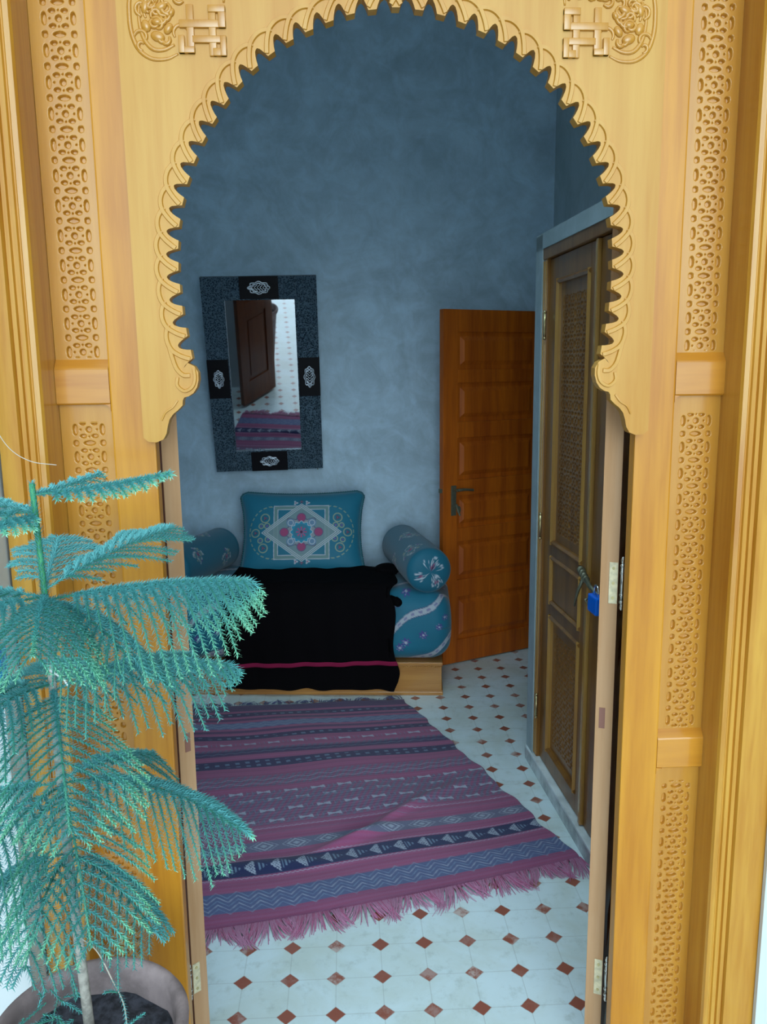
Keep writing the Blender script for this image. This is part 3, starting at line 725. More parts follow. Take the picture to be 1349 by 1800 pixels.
# bolsters
def bolster(name, label, p0, p1, r, seed):
    p0, p1 = Vector(p0), Vector(p1); ax = (p1-p0); Ln = ax.length
    nL, nA = 120, 110
    s = np.linspace(0, 1, nL); prof_s = []; prof_r = []
    # end caps rounded
    for k in range(14): a = k/13*PI/2; prof_s.append(0.045*(1-math.sin(a))*1.0 if False else 0.04*(1-math.cos(a))); prof_r.append(r*math.sin(a)**0.75 if k else 0.0)
    ss = prof_s + list(np.linspace(0.05, Ln-0.05, nL)) + [Ln-v for v in reversed(prof_s)]
    rr = prof_r + [r*(1+0.02*math.sin(x*9)) for x in np.linspace(0.05, Ln-0.05, nL)] + list(reversed(prof_r))
    ss, rr = np.array(ss), np.array(rr); an = np.linspace(0, 2*PI, nA)
    S, A = np.meshgrid(ss, an, indexing='ij'); R = np.repeat(rr[:, None], nA, 1)
    P = np.stack([R*np.sin(A), S, R*np.cos(A)], -1)      # local: axis along +y, A=0 up
    col = np.tile(TEAL*0.9, P.shape[:2]+(1,))
    V = S; UU = np.where(A > PI, A-2*PI, A)*r             # 0 on top
    for cu, cv, q in [(-0.075, 0.12, 0.062), (0.11, 0.14, 0.045), (-0.02, 0.36, 0.06), (-0.2, 0.30, 0.06), (0.18, 0.4, 0.05)]:
        du, dv = UU-cu, V-cv; r2 = np.hypot(du, dv); a2 = np.arctan2(dv, du)
        shp = q*(0.7+0.2*np.cos(4*a2)+0.1*np.cos(9*a2+1))
        col = lay(col, line(r2-shp, 0.0022), SILV); col = lay(col, line(r2-shp*0.72, 0.0022)*(np.cos(12*a2) > -0.4), OLIVE)
        col = lay(col, (1-sm(r2, shp*0.55, shp*0.62)), TEAL*1.3, 0.8)
        col = flower(col, UU, V, cu, cv, q*0.35, 5, PINK, DARKP)
        for k in range(6):
            aa = k*PI/3+0.3; col = lay(col, 1-sm(np.hypot((UU-cu-q*0.8*math.cos(aa)), (V-cv-q*0.8*math.sin(aa))), q*0.11, q*0.14), [PURP, SILV, OLIVE][k % 3])
    cap = (V < 0.045); rx_, rz_ = P[..., 0], P[..., 2]
    rc = np.hypot(rx_-0.0, rz_); ac = np.arctan2(rz_, rx_)
    for cu, cv, q in [(0.01, 0.02, 0.05), (0.03, -0.05, 0.028), (-0.05, -0.02, 0.024)]:
        du, dv = rx_-cu, rz_-cv; r2 = np.hypot(du, dv); a2 = np.arctan2(dv, du); shp = q*(0.75+0.25*np.cos(5*a2))
        c2 = lay(col, line(r2-shp, 0.0022), SILV*1.2); c2 = lay(c2, line(r2-shp*0.65, 0.002)*(np.cos(13*a2) > -0.3), SILV)
        c2 = flower(c2, rx_, rz_, cu, cv, q*0.4, 5, PINK, DARKP); col = np.where(cap[..., None], c2, col)
    o = grid(name, P, CLOTH, None, col)
    z = ax.normalized(); x = z.cross(Vector((0,0,1))).normalized(); up = x.cross(z)
    M = Matrix(((x.x, z.x, up.x, p0.x), (x.y, z.y, up.y, p0.y), (x.z, z.z, up.z, p0.z), (0,0,0,1))); o.matrix_world = M
    tagp(o, label, 'bolster', 'bolsters on the bench'); return o
bolster('bolster', 'turquoise embroidered bolster at the right end of the bench', (0.385, 3.70, 0.605), (0.285, 4.33, 0.612), 0.108, 1)
bolster('bolster', 'turquoise bolster at the left end of the bench behind the pine', (-0.86, 3.80, 0.612), (-0.665, 4.34, 0.612), 0.108, 2)

# big cushion leaning on the wall
def cushion():
    nU, nV = 360, 260; w_, h_ = 0.655, 0.455
    u = np.linspace(-1, 1, nU); v = np.linspace(-1, 1, nV); Ug, Vg = np.meshgrid(u, v, indexing='ij')
    pin = lambda a, b: 1-0.085*(1-a**2)*np.abs(b)**3        # edges pulled in, corners out like ears
    X = Ug*w_/2*(1-0.10*(1-np.abs(Vg)**2.2)); Z = Vg*h_/2*(1-0.085*(1-np.abs(Ug)**2.2))
    rc = np.maximum(0, np.abs(Ug)+np.abs(Vg)-1.86); X *= (1-rc*0.45); Z *= (1-rc*0.45)
    th = 0.075*np.maximum(0, (1-Ug**4))**0.55*np.maximum(0, (1-Vg**4))**0.55
    wr = 0.004*np.sin(Ug*7+Vg*5)*np.exp(-((np.abs(Ug)-0.8)**2)/0.05)
    col = np.tile(TEAL, X.shape+(1,))
    x, z = X, Z+0.005
    ax_, az = np.abs(x), np.abs(z)
    an = np.arctan2(z, x); r = np.hypot(x, z)
    # scrolling sprays left and right
    for sx in (-1, 1):
        for cu, cv, q in [(0.185, 0.075, 0.022), (0.195, -0.08, 0.022), (0.235, 0.0, 0.020), (0.175, 0.035, 0.014), (0.17, -0.035, 0.014), (0.205,0.035,0.012),(0.21,-0.04,0.012)]:
            rr = np.hypot(x-sx*cu, z-cv); col = lay(col, line(rr-q, 0.0022), OLIVE, 0.8); col = flower(col, x, z, sx*cu, cv, q*0.62, 3, DARKP if q > 0.018 else PURP, PINK)
        e = np.hypot((x-sx*0.15)/0.115, z/0.135); col = lay(col, line((e-1)*0.1, 0.0018)*(np.sin(an*60) > -0.3)*(sx*x > 0.13), OLIVE, 0.7)
        for cv in (0.155, -0.15): col = flower(col, x, z, sx*0.03, cv, 0.014, 3, SILV, PINK); col = flower(col, x, z, 0, cv*1.04, 0.012, 4, DARKP, PINK)
    # square frame and stepped diamond, interlaced
    sq = np.maximum(ax_/0.140, az/0.138)
    col = lay(col, 1-sm(np.abs(sq-0.925), 0.07, 0.08), OLIVE*0.55+TEAL*0.5, 0.75)
    for q in (1.0, 0.86): col = lay(col, line((sq-q)*0.14, 0.0017), SILV*0.9)
    dm = ax_*0.74 + az - 0.150; dms = np.maximum(dm, np.maximum(ax_-0.205, az-0.150))
    fill = 1-sm(dms, -0.004, 0.0); col = lay(col, fill, SILV*0.20+OLIVE*0.30+TEAL*0.45, 0.85)
    for q in (0.0, -0.010, -0.020): col = lay(col, line(dms-q, 0.0016), SILV*1.05)
    # rosette of eight lobes
    lob = 0.098*(0.86+0.14*np.cos(8*an)); col = lay(col, 1-sm(r, lob, lob+0.002), SILV*0.55); col = lay(col, line(r-lob, 0.0018), [0.07,0.08,0.14])
    for k in range(8):
        a = k*PI/4; R_ = 0.076; cu, cv = R_*math.cos(a)*1.15, R_*math.sin(a)
        if k % 2 == 0:
            rr = np.hypot(x-cu, z-cv); col = lay(col, 1-sm(rr, 0.023, 0.025), [0.12,0.09,0.18]); col = lay(col, 1-sm(rr, 0.019, 0.021), PINK*1.1); col = lay(col, line(np.abs(np.sin((x+z)*350)), 0.25)*(rr < 0.017), [0.14,0.02,0.07], 0.6)
        else:
            rr = np.hypot(x-cu*0.88, z-cv*0.9); col = lay(col, 1-sm(rr, 0.021, 0.023), [0.12,0.22,0.34]); col = lay(col, line(rr-0.014, 0.0015), SILV)
    cen = 0.058*(0.92+0.08*np.cos(12*an)); col = lay(col, 1-sm(r, cen, cen+0.002), TEAL*1.7); col = lay(col, line(r-cen, 0.0016), SILV)
    col = lay(col, 1-sm(r, 0.040, 0.042), TEAL*1.1+0.02); 
    col = lay(col, (1-sm(r, 0.026, 0.028))*(np.cos(8*an) > 0.1), PINK*1.3); col = lay(col, 1-sm(r, 0.006, 0.008), DARKP)
    nz = 0.06*np.sin(X*900)*np.sin(Z*900); col = col*(1+nz[..., None])
    c = thing('cushion', 'large turquoise cushion with an embroidered star medallion leaning on the wall', 'cushion', (-0.235, 4.075, ZM-0.012), BA*0.3)
    tilt = math.radians(-23)
    def place(X, Y, Z):
        Zb = Z+h_/2; return np.stack([X, Y*math.cos(tilt)-Zb*math.sin(tilt), Y*math.sin(tilt)+Zb*math.cos(tilt)], -1)
    grid('front_cover', place(X, -(th+wr*0), Z), CLOTH, c, col)
    grid('back_cover', place(X, th*0.8, Z), CLOTH, c, np.tile(TEAL*0.8, X.shape+(1,)), flip=True)
    # corded edge
    rim = [(X[i,0],Z[i,0]) for i in range(0,nU,2)] + [(X[-1,j],Z[-1,j]) for j in range(0,nV,2)] + [(X[i,-1],Z[i,-1]) for i in range(nU-1,-1,-2)] + [(X[0,j],Z[0,j]) for j in range(nV-1,-1,-2)]
    pts = [place(np.array(a), np.array(0.0), np.array(b)).tolist() for a, b in rim]
    rad = [0.0085+0.0018*math.sin(i*1.9) for i in range(len(pts))]
    mb = MB().tube(pts, rad, 8, fdir=(0,1,0.2)); mb.build('corded_edge', simple('teal_cord', (0.012, 0.10, 0.13), 0.7), c, smooth=True)
cushion()

# black blanket draped over the seat
def blanket():
    x0, x1 = -1.035, -0.222; nx, ns = 120, 150
    us = np.linspace(0, 1, nx)
    # path across the seat then down the front, in bench frame (y, z)
    top = ZM+0.022
    path = [(0.40, top-0.004), (0.34, top+0.012), (0.22, top+0.012), (0.10, top+0.008), (0.03, top+0.004), (-0.015, top-0.03), (-0.034, top-0.09), (-0.040, 0.32), (-0.034, 0.20), (-0.028, 0.12), (-0.024, 0.04)]
    pp = catmull([(0, a, b) for a, b in path], 15); L = len(pp)
    P = np.zeros((nx, L, 3))
    for i, u in enumerate(us):
        for j, p in enumerate(pp):
            t = j/(L-1); x = x0+(x1-x0)*u
            f = 0.006*math.sin(u*19+t*2)+0.004*math.sin(u*43-t*3)
            ed = max(0, (u-0.93)/0.07)
            xx = x + 0.010*math.sin(t*9) + (0.012*math.sin(t*23) if u > 0.97 else 0) 
            y = p.y - (f+0.006)*(1 if t > 0.45 else 0.2); z = p.z + (f*0.5 if t < 0.45 else 0)
            if t > 0.93: z += 0.004*math.sin(u*30)
            P[i, j] = (xx, y, z)
    o = thing('blanket', 'black woollen blanket with one magenta stripe draped over the middle of the bench', 'blanket', bl(0,0,0), BA)
    g = grid('cloth', P, BLANKET, o); sol = g.modifiers.new('thick', 'SOLIDIFY'); sol.thickness = 0.008; sol.offset = -1
    # stripe woven near the lower edge: a strip following the cloth
    js = [j for j, p in enumerate(pp) if j/(L-1) > 0.6 and 0.158 < p.z < 0.180]
    js = [min(js)-1]+js if js else [L-30, L-28]
    Pst = P[:, js[0]:js[-1]+1, :].copy(); Pst[..., 1] -= 0.014; Pst[..., 2] += np.linspace(-0.010, 0.010, nx)[:, None]
    s = grid('magenta_stripe', Pst, MAGENTA, g); s.modifiers.new('thick', 'SOLIDIFY').thickness = 0.001
    # rolled corner at the right edge
    k = MB(); k.tube(catmull([(-0.24, 0.02, 0.475), (-0.215, -0.03, 0.478), (-0.200, -0.055, 0.470)], 5), [0.016]*5+[0.020]*5+[0.018], 10)
    k.build('rolled_corner', BLANKET, g, smooth=True)
    k = MB(); k.ell((-0.27, 0.30, ZM+0.035), (0.065, 0.08, 0.030)); k.build('folded_hump', BLANKET, g, smooth=True)
blanket()

# ------------------------------------------------------------------ mirror
def mirror_obj():
    Hm, Wm = 1.005, 0.565; bw = 0.105
    tilt = math.radians(13.5); yaw = math.radians(2.6)
    o = thing('wall_mirror', 'tall mirror in a hammered dark metal frame hanging tilted on the far wall', 'mirror', (-0.408, 4.395, 1.020), yaw)
    o.rotation_euler = (tilt, -0.015, yaw)
    # local: x width, z height, -y front
    w2, g = Wm/2, Wm/2-bw; bar = 0.028
    MB().box(-w2, w2, 0.0, 0.012, 0, Hm).build('backboard', BLACKWOOD, o)
    f = MB()
    for (x0, x1, z0, z1) in ((-w2, -g, 0, Hm), (g, w2, 0, Hm), (-g, g, 0, bw), (-g, g, Hm-bw, Hm)): f.box(x0, x1, -0.020, 0.0, z0, z1, bev=0.003)
    fo = f.build('frame', TIN, o)
    for q in ((-w2-0.001, -g+0.001, Hm/2-0.10, Hm/2+0.10), (g-0.001, w2+0.001, Hm/2-0.10, Hm/2+0.10), (-0.095, 0.095, -0.001, bw+0.001), (-0.095, 0.095, Hm-bw-0.001, Hm+0.001)):
        MB().box(q[0], q[1], -0.0235, 0.0, q[2], q[3], bev=0.001).build('leather_inset', BLACKWOOD, o)
    MB().box(-g, g, -0.006, -0.001, bw, Hm-bw).build('glass', MIRROR, o)
    MB().box(-g, g, -0.021, -0.006, bw, bw+0.007, bev=0.001).box(-g, -g+0.006, -0.021, -0.006, bw, Hm-bw).box(g-0.006, g, -0.021, -0.006, bw, Hm-bw).box(-g, g, -0.021, -0.006, Hm-bw-0.006, Hm-bw).build('inner_bead', TIN, o)
    def medal(cx, cz, rx, rz):
        m = MB()
        for q in (1.0, 0.72):
            pts = [(cx+rx*q*(1+0.10*math.cos(8*t))*math.cos(t), -0.0245, cz+rz*q*(1+0.10*math.cos(8*t))*math.sin(t)) for t in [k*2*PI/48 for k in range(49)]]
            m.tube(pts, 0.0028, 6, 0.6, (0,1,0))
        for k in range(7):
            u = (k-3)/3.6; 
            if rx > rz: pts = [(cx+rx*u+rx*0.14*math.sin(t*9), -0.0245, cz+rz*0.8*(1-u*u)**0.5*(2*t-1)) for t in [q/12 for q in range(13)]]
            else: pts = [(cx+rx*0.8*(1-u*u)**0.5*(2*t-1), -0.0245, cz+rz*u+rz*0.14*math.sin(t*9)) for t in [q/12 for q in range(13)]]
            m.tube(pts, 0.0022, 6, 0.6, (0,1,0))
        return m.build('silver_medallion', SILVER, o, smooth=True)
    medal(0, Hm-bw/2, 0.050, 0.028); medal(0, bw/2, 0.045, 0.024); medal(w2-bw/2, Hm/2, 0.026, 0.050); medal(-w2+bw/2, Hm/2, 0.024, 0.042)
    MB().tube([(w2-0.03, 0.004, 0.0), (w2-0.028, 0.004, -0.014)], 0.003, 6).build('peg', IRONG, o)
mirror_obj()

# ------------------------------------------------------------------ rug
def rug():
    FR = np.array([0.718, 2.335]); FL = np.array([-0.62, 2.025]); BR = np.array([0.250, 3.635]); BL_ = np.array([-1.02, 3.60])
    nu, nv = 460, 520
    u = np.linspace(0, 1, nu); v = np.linspace(0, 1, nv); U, V = np.meshgrid(u, v, indexing='ij')   # u from right to left, v from front to back
    P2 = (1-U)[..., None]*((1-V)[..., None]*FR+V[..., None]*BR) + U[..., None]*((1-V)[..., None]*FL+V[..., None]*BL_)
    # edges of hand weaving wander a little; front hem sags in the middle
    bow = 0.028*np.sin(U*PI)*(1-V)**3; P2[..., 1] -= bow
    P2[..., 0] += 0.006*np.sin(V*31)*(1-U)**8 + 0.004*np.sin(V*70)*(1-U)**8
    X, Y = P2[..., 0], P2[..., 1]
    wdt = 1.37; s = U*wdt; l = V*1.42
    Z = 0.006+0*X
    # creases
    def crease(cx, cy, ang, ln, wd, h_):
        c, s_ = math.cos(ang), math.sin(ang); a = (X-cx)*c+(Y-cy)*s_; b = -(X-cx)*s_+(Y-cy)*c
        return h_*np.exp(-(b/wd)**2)*np.exp(-(a/ln)**2)
    Z = Z + crease(0.02, 2.50, 0.5, 0.14, 0.022, 0.022) + crease(0.14, 2.62, 0.75, 0.13, 0.02, 0.018) + crease(-0.25, 2.36, 0.05, 0.2, 0.035, 0.016) + crease(0.33, 2.78, 0.6, 0.14, 0.03, 0.010)
    Z = Z + 0.0035*(1+np.sin(X*13+2*np.sin(Y*9)))*0.5 + 0.003*(1+np.sin(Y*21+X*4))*0.5
    ROSE = np.array([0.33, 0.10, 0.21]); RED = np.array([0.34, 0.04, 0.11]); NAVY = np.array([0.020, 0.028, 0.095]); GREYB = np.array([0.15, 0.22, 0.32]); PALE = np.array([0.38, 0.42, 0.52]); PLUM = np.array([0.10, 0.03, 0.09])
    lw = l + 0.004*np.sin(s*9)
    col = np.tile(ROSE, X.shape+(1,))
    # fine woven lines
    col = lay(col, 0.5+0.5*np.sin(lw*2*PI/0.016), RED, 0.35); col = lay(col, 0.5+0.5*np.sin(lw*2*PI/0.041+1), PLUM, 0.22)
    def band(a, b): return sm(lw, a-0.0015, a+0.0015)*(1-sm(lw, b-0.0015, b+0.0015))
    def zig(c0, amp, per, w_, colr, al=0.9):
        nonlocal col
        d = lw-c0-amp*(2*np.abs(np.mod(s/per, 1)-0.5)*2-1); col = lay(col, line(d, w_), colr, al)
    def zband(a, b):
        nonlocal col
        col = lay(col, band(a, b), NAVY*1.5+GREYB*0.35, 0.95)
        for k in range(5): zig(a+(b-a)*(k+0.5)/5, (b-a)*0.16, 0.062, 0.0016, PALE if k % 2 else GREYB*1.3, 0.75)
    def tri(a, b):
        nonlocal col
        col = lay(col, band(a, b), NAVY); t = np.mod(s, 0.082)/0.082; vv = (lw-(a+b)/2)/(b-a)*2
        m = band(a+0.006, b-0.006)*(t < 0.42)*(np.abs(vv) < (0.42-t)/0.42)*(np.sin(s*620)*np.sin(lw*620) > -0.35); col = lay(col, m, PALE, 0.9)
        m = band(a+0.006, b-0.006)*(t > 0.5)*(t < 0.92)*(np.abs(vv) < 0.55*(t-0.5)/0.42)*(np.sin(s*520) > 0); col = lay(col, m, GREYB)
        zig(a-0.006, 0.002, 0.016, 0.0012, PALE, 0.8); zig(b+0.006, 0.002, 0.016, 0.0012, PALE, 0.6)
    def diamonds(a, b, per=0.11):
        nonlocal col
        col = lay(col, band(a, b), GREYB*0.55+PLUM*0.5); t = (np.mod(s/per, 1)-0.5)*2; vv = (lw-(a+b)/2)/(b-a)*2
        q = np.abs(t)*1.5+np.abs(vv); col = lay(col, line(q-0.8, 0.10), PALE, 0.8); col = lay(col, 1-sm(q, 0.30, 0.42), PALE, 0.7); col = lay(col, line(q-1.3, 0.06)*band(a, b), PALE, 0.5)
    def hatch(a, b):
        nonlocal col
        col = lay(col, band(a, b)*(0.5+0.5*np.sin(s*260+lw*180)), GREYB*0.8, 0.75); col = lay(col, band(a, b)*(np.sin(lw*420) > 0.3), NAVY, 0.35)
    def bow_(c0, ph=0.0):
        nonlocal col
        t = (np.mod(s/0.105+ph, 1)-0.5)*0.105; m = (np.abs(t) < 0.026)*(np.abs(lw-c0) < 0.0025+0.30*np.abs(t)); col = lay(col, m, PALE, 0.9)
        col = lay(col, (np.abs(np.abs(t)-0.042) < 0.0015)*(np.abs(lw-c0) < 0.010), GREYB, 0.8)
    def check(a, b):
        nonlocal col
        col = lay(col, band(a, b), NAVY*0.8+PLUM*0.2); col = lay(col, band(a+0.01, b-0.01)*(np.sin(s*150) > 0.2)*(np.sin(lw*230+s*20) > 0), GREYB, 0.8)
    k0 = 0.0
    zband(0.055, 0.135); tri(0.200, 0.262); diamonds(0.312, 0.360)
    zig(0.432, 0.002, 0.020, 0.0014, PALE, 0.8)
    for c0 in (0.405, 0.44, 0.455): zig(c0, 0.001, 0.03, 0.001, GREYB, 0.5)
    hatch(0.455, 0.60); bow_(0.475, 0.3); bow_(0.540, 0.1); bow_(0.605, 0.5); hatch(0.59, 0.66); bow_(0.655, 0.2)
    hatch(0.70, 0.78); zig(0.72, 0.006, 0.09, 0.0014, PALE, 0.6); zig(0.75, 0.006, 0.09, 0.0014, PALE, 0.6)
    check(0.845, 0.905); hatch(0.96, 1.0); col = lay(col, band(0.945, 0.985), NAVY, 0.8); zig(0.965, 0.005, 0.05, 0.0014, GREYB, 0.7)
    bow_(1.04, 0.4); check(1.085, 1.125); zband(1.19, 1.24); check(1.30, 1.34); col = lay(col, band(1.15, 1.17), NAVY, 0.7); col = lay(col, band(1.26, 1.28), NAVY, 0.7); col = lay(col, band(1.36, 1.5), NAVY, 0.8)
    nz = 1+0.14*np.sin(s*900)*np.sin(lw*1100); col = col*nz[..., None]
    P = np.stack([X, Y, Z], -1)
    RUGM = attr_mat('woven_wool', 0.95, 0.5, 350, sheen=0.3, spec=0.1)
    o = thing('rug', 'red and navy striped woven rug with a ragged fringe, lying on the tiles', 'rug', (0, 2.8, 0))
    P[..., 1] -= 2.8
    g = grid('weave', P, RUGM, o, col, flip=True)
    sd = g.modifiers.new('thick', 'SOLIDIFY'); sd.thickness = 0.004; sd.offset = -1
    # fringe: clumped strands along the front and far hems
    for end, cnt, name_l in ((0, 760, None), (1, 260, None)):
        V_ = []; Fc = []; cc = []
        for k in range(cnt):
            uu = random.random(); i = int(uu*(nu-1)); p = P[i, 0 if end == 0 else -1]
            q = P[min(i+3, nu-1), 0 if end == 0 else -1]-P[max(i-3, 0), 0 if end == 0 else -1]; q = q/np.linalg.norm(q)
            nrm = np.array([q[1], -q[0], 0]); 
            if (nrm[1] > 0) == (end == 0): nrm = -nrm
            cl = math.sin(uu*43)+math.sin(uu*97+1)*0.7+0.5*math.sin(uu*211)
            ln = (0.062+0.020*cl*0.6+random.uniform(-0.014, 0.016)) * (0.75 if end else 1.0)
            lean = 0.5*math.sin(uu*61)+random.gauss(0, 0.16)
            wds = random.uniform(0.0016, 0.0034); n0 = len(V_); st_n = 5
            base_c = (ROSE*0.95+0.05) if random.random() < 0.75 else ROSE*0.6+RED*0.4
            if end: base_c = NAVY*2
            for j in range(st_n+1):
                t = j/st_n; c0 = p + nrm*ln*t + q*(lean*ln*t*(0.5+t*0.5)); w0 = wds*(1-0.65*t)
                z = 0.010*(1-t)+0.0015+0.004*math.sin(PI*t)*random.random()
                for sg in (-1, 1): V_.append((c0[0]+q[0]*w0*sg, c0[1]+q[1]*w0*sg, z)); cc.append(base_c*(1+0.35*t)+0.03*t)
                V_.append((c0[0], c0[1], z+w0*0.8)); cc.append(base_c*(1+0.4*t)+0.03*t)
            for j in range(st_n):
                a = n0+j*3; Fc += [(a, a+3, a+5, a+2), (a+2, a+5, a+4, a+1), (a, a+1, a+4, a+3)]
        me = bpy.data.meshes.new('fringe'); me.from_pydata(V_, [], Fc); me.update(); setcol(me, np.array(cc))
        link('fringe', me, RUGM, g, False)
rug()

# ------------------------------------------------------------------ potted Norfolk Island pine
PX, PY = -0.415, 1.13
pot = thing('potted_pine', 'feathery blue green potted pine in a weathered clay pot beside the left door jamb', 'potted plant', (PX, PY, 0))
RP = 0.150; ZR = 0.555
MB().lathe([(0.085,0.0),(0.092,0.02),(0.105,0.18),(0.122,0.38),(0.134,ZR-0.045),(0.137,ZR-0.040),(0.145,ZR-0.036),(0.150,ZR-0.022),(0.151,ZR-0.008),(0.146,ZR),(0.138,ZR-0.002),(0.131,ZR-0.010),(0.128,ZR-0.03),(0.126,ZR-0.07),(0.01,ZR-0.07)], 64).build('pot', CLAY, pot, smooth=True)
sg = MB(); n_ = 26; vs = []; fs = []
for i in range(n_):
    for j in range(40):
        r = 0.1265*i/(n_-1); a = 2*PI*j/40; x, y = r*math.cos(a), r*math.sin(a)
        vs.append((x, y, ZR-0.052+0.012*noise.noise(Vector((x*25, y*25, 1)))+0.004*noise.noise(Vector((x*90, y*90, 1)))))
for i in range(n_-1):
    for j in range(40): fs.append((i*40+j, i*40+(j+1)%40, (i+1)*40+(j+1)%40, (i+1)*40+j))
sg.add(vs, fs); sg.build('soil', SOIL, pot, smooth=True)
def TRK(z):     # trunk axis, local
    return Vector((-0.006 + 0.006*math.sin(z*5) - 0.010*max(0, z-1.2)/0.2, 0.01*math.sin(z*3), z))
MB().tube([TRK(z) for z in np.linspace(ZR-0.07, 1.20, 24)], list(np.linspace(0.0085, 0.0055, 24)), 10, fdir=(0,1,0)).build('trunk', BARK, pot, smooth=True)

class Needles:
    def __init__(s): s.V = []; s.F = []; s.C = []
    def spike(s, p, d, ln, w, side, c0, c1):
        n = len(s.V); q = p + d*ln*0.5 + Vector((0,0,0.0004))
        s.V += [(p-side*w*0.5)[:], (p+side*w*0.5)[:], (q+side*w*0.42)[:], (p+d*ln)[:], (q-side*w*0.42)[:]]
        s.F += [(n, n+1, n+2, n+4), (n+4, n+2, n+3)]
        s.C += [c0, c0, c0, c1, c0]
    def rod(s, a, b, ra, rb_, c):
        t = (b-a); 
        if t.length < 1e-6: return
        t.normalize(); x = t.orthogonal().normalized(); y = t.cross(x); n = len(s.V)
        for p, r in ((a, ra), (b, rb_)):
            for k in range(4):
                an = k*PI/2; s.V.append((p + x*(r*math.cos(an)) + y*(r*math.sin(an)))[:]); s.C.append(c)
        for k in range(4): s.F.append((n+k, n+(k+1)%4, n+4+(k+1)%4, n+4+k))
    def build(s, name, parent):
        me = bpy.data.meshes.new(name); me.from_pydata(s.V, [], s.F); me.update(); setcol(me, np.array(s.C))
        return link(name, me, NEEDLE, parent)
G_OLD = np.array([0.13, 0.48, 0.50]); G_MID = np.array([0.20, 0.72, 0.66]); G_TIP = np.array([0.40, 0.92, 0.60]); G_CORE = np.array([0.05, 0.22, 0.15])
def dress(N, path, nl, dens, tipf, rod=0.0011, wid=0.0018, shade=1.0):
    """clothe a polyline with needles"""
    n = len(path); tot = sum((path[i+1]-path[i]).length for i in range(n-1))
    for i in range(n-1):
        N.rod(path[i], path[i+1], rod, rod, tuple(G_CORE*1.3))
    cnt = max(4, int(tot*dens)); k = 0
    for k in range(cnt):
        t = (k+random.random()*0.6)/cnt; f = t*(n-1); i = min(int(f), n-2); p = path[i].lerp(path[i+1], f-i)
        tg = (path[i+1]-path[i]).normalized()
        x = tg.orthogonal().normalized(); y = tg.cross(x)
        a = k*2.39996 + random.uniform(-0.3, 0.3)
        rad = x*math.cos(a)+y*math.sin(a); rad = (rad + Vector((0,0,0.25))).normalized()
        d = (rad*0.80 + tg*0.62).normalized(); d = (d - tg*0.0).normalized()
        ln = nl*random.uniform(0.8, 1.1)*(1.0 if t < 0.85 else 0.75)
        side = d.cross(tg).normalized()
        m = sm(np.array(t*tipf), 0.45, 1.0); c0 = G_OLD*(1-m)+G_MID*m if t*tipf < 0.85 else G_MID
        mm = max(0.0, min(1.0, (t*tipf-0.72)/0.28)); c = (G_OLD*(1-float(m))+G_MID*float(m))*(1-mm)+G_TIP*mm
        c = c*shade*random.uniform(0.85, 1.15)
        N.spike(p, d, ln, wid, side, tuple(c*0.85), tuple(np.minimum(c*1.12, 1)))
    # bud at the tip
def branch(z0, az, length, rise, droop, blen=0.085, bdrop=0.35, name='branch', nb=None, fresh=0.75, nl=0.0094, start=0.16, up=0.0, curl=0.0, shade=1.0):
    N = Needles(); o = TRK(z0); d0 = Vector((math.cos(az), math.sin(az), 0)); sd = Vector((-math.sin(az), math.cos(az), 0))
    K = 18; path = []
    for i in range(K+1):
        t = i/K; path.append(o + d0*(length*t*(1-0.06*t*abs(droop)*2)) + Vector((0,0, length*(rise*t - droop*t*t + up*t**4))) + sd*(curl*length*t*t))
    dress(N, path, nl*0.9, 1700, 1.0*fresh, rod=0.0016, shade=shade)
    nb = nb or int(length/0.0150)
    for k in range(nb):
        t = start + (1-start)*k/(nb-1)*0.97; f = t*K; i = min(int(f), K-1); p = path[i].lerp(path[i+1], f-i); tg = (path[i+1]-path[i]).normalized()
        env = min(1.0, (0.35+1.5*t)) * (1-0.80*max(0, (t-0.60)/0.40)**1.3)
        s0 = 1 if k % 2 else -1
        for s_ in (s0, -s0):
            L = blen*env*random.uniform(0.88, 1.1)*2.0*0.62; s3 = (sd*s_).normalized(); fw = 0.42+0.45*t
            q = []; M = 8; jz = random.uniform(-0.08, 0.08)
            for j in range(M+1):
                w_ = j/M
                q.append(p + (s3*(1-0.12*w_) + tg*fw + Vector((0,0,0.06+jz))).normalized()*(L*w_) + Vector((0,0,-L*bdrop*w_*w_)) + tg*(0.05*L*w_*w_))
            dress(N, q, nl, 1500, fresh+0.25*t, shade=shade)
    return N.build(name, pot)
R = math.radians
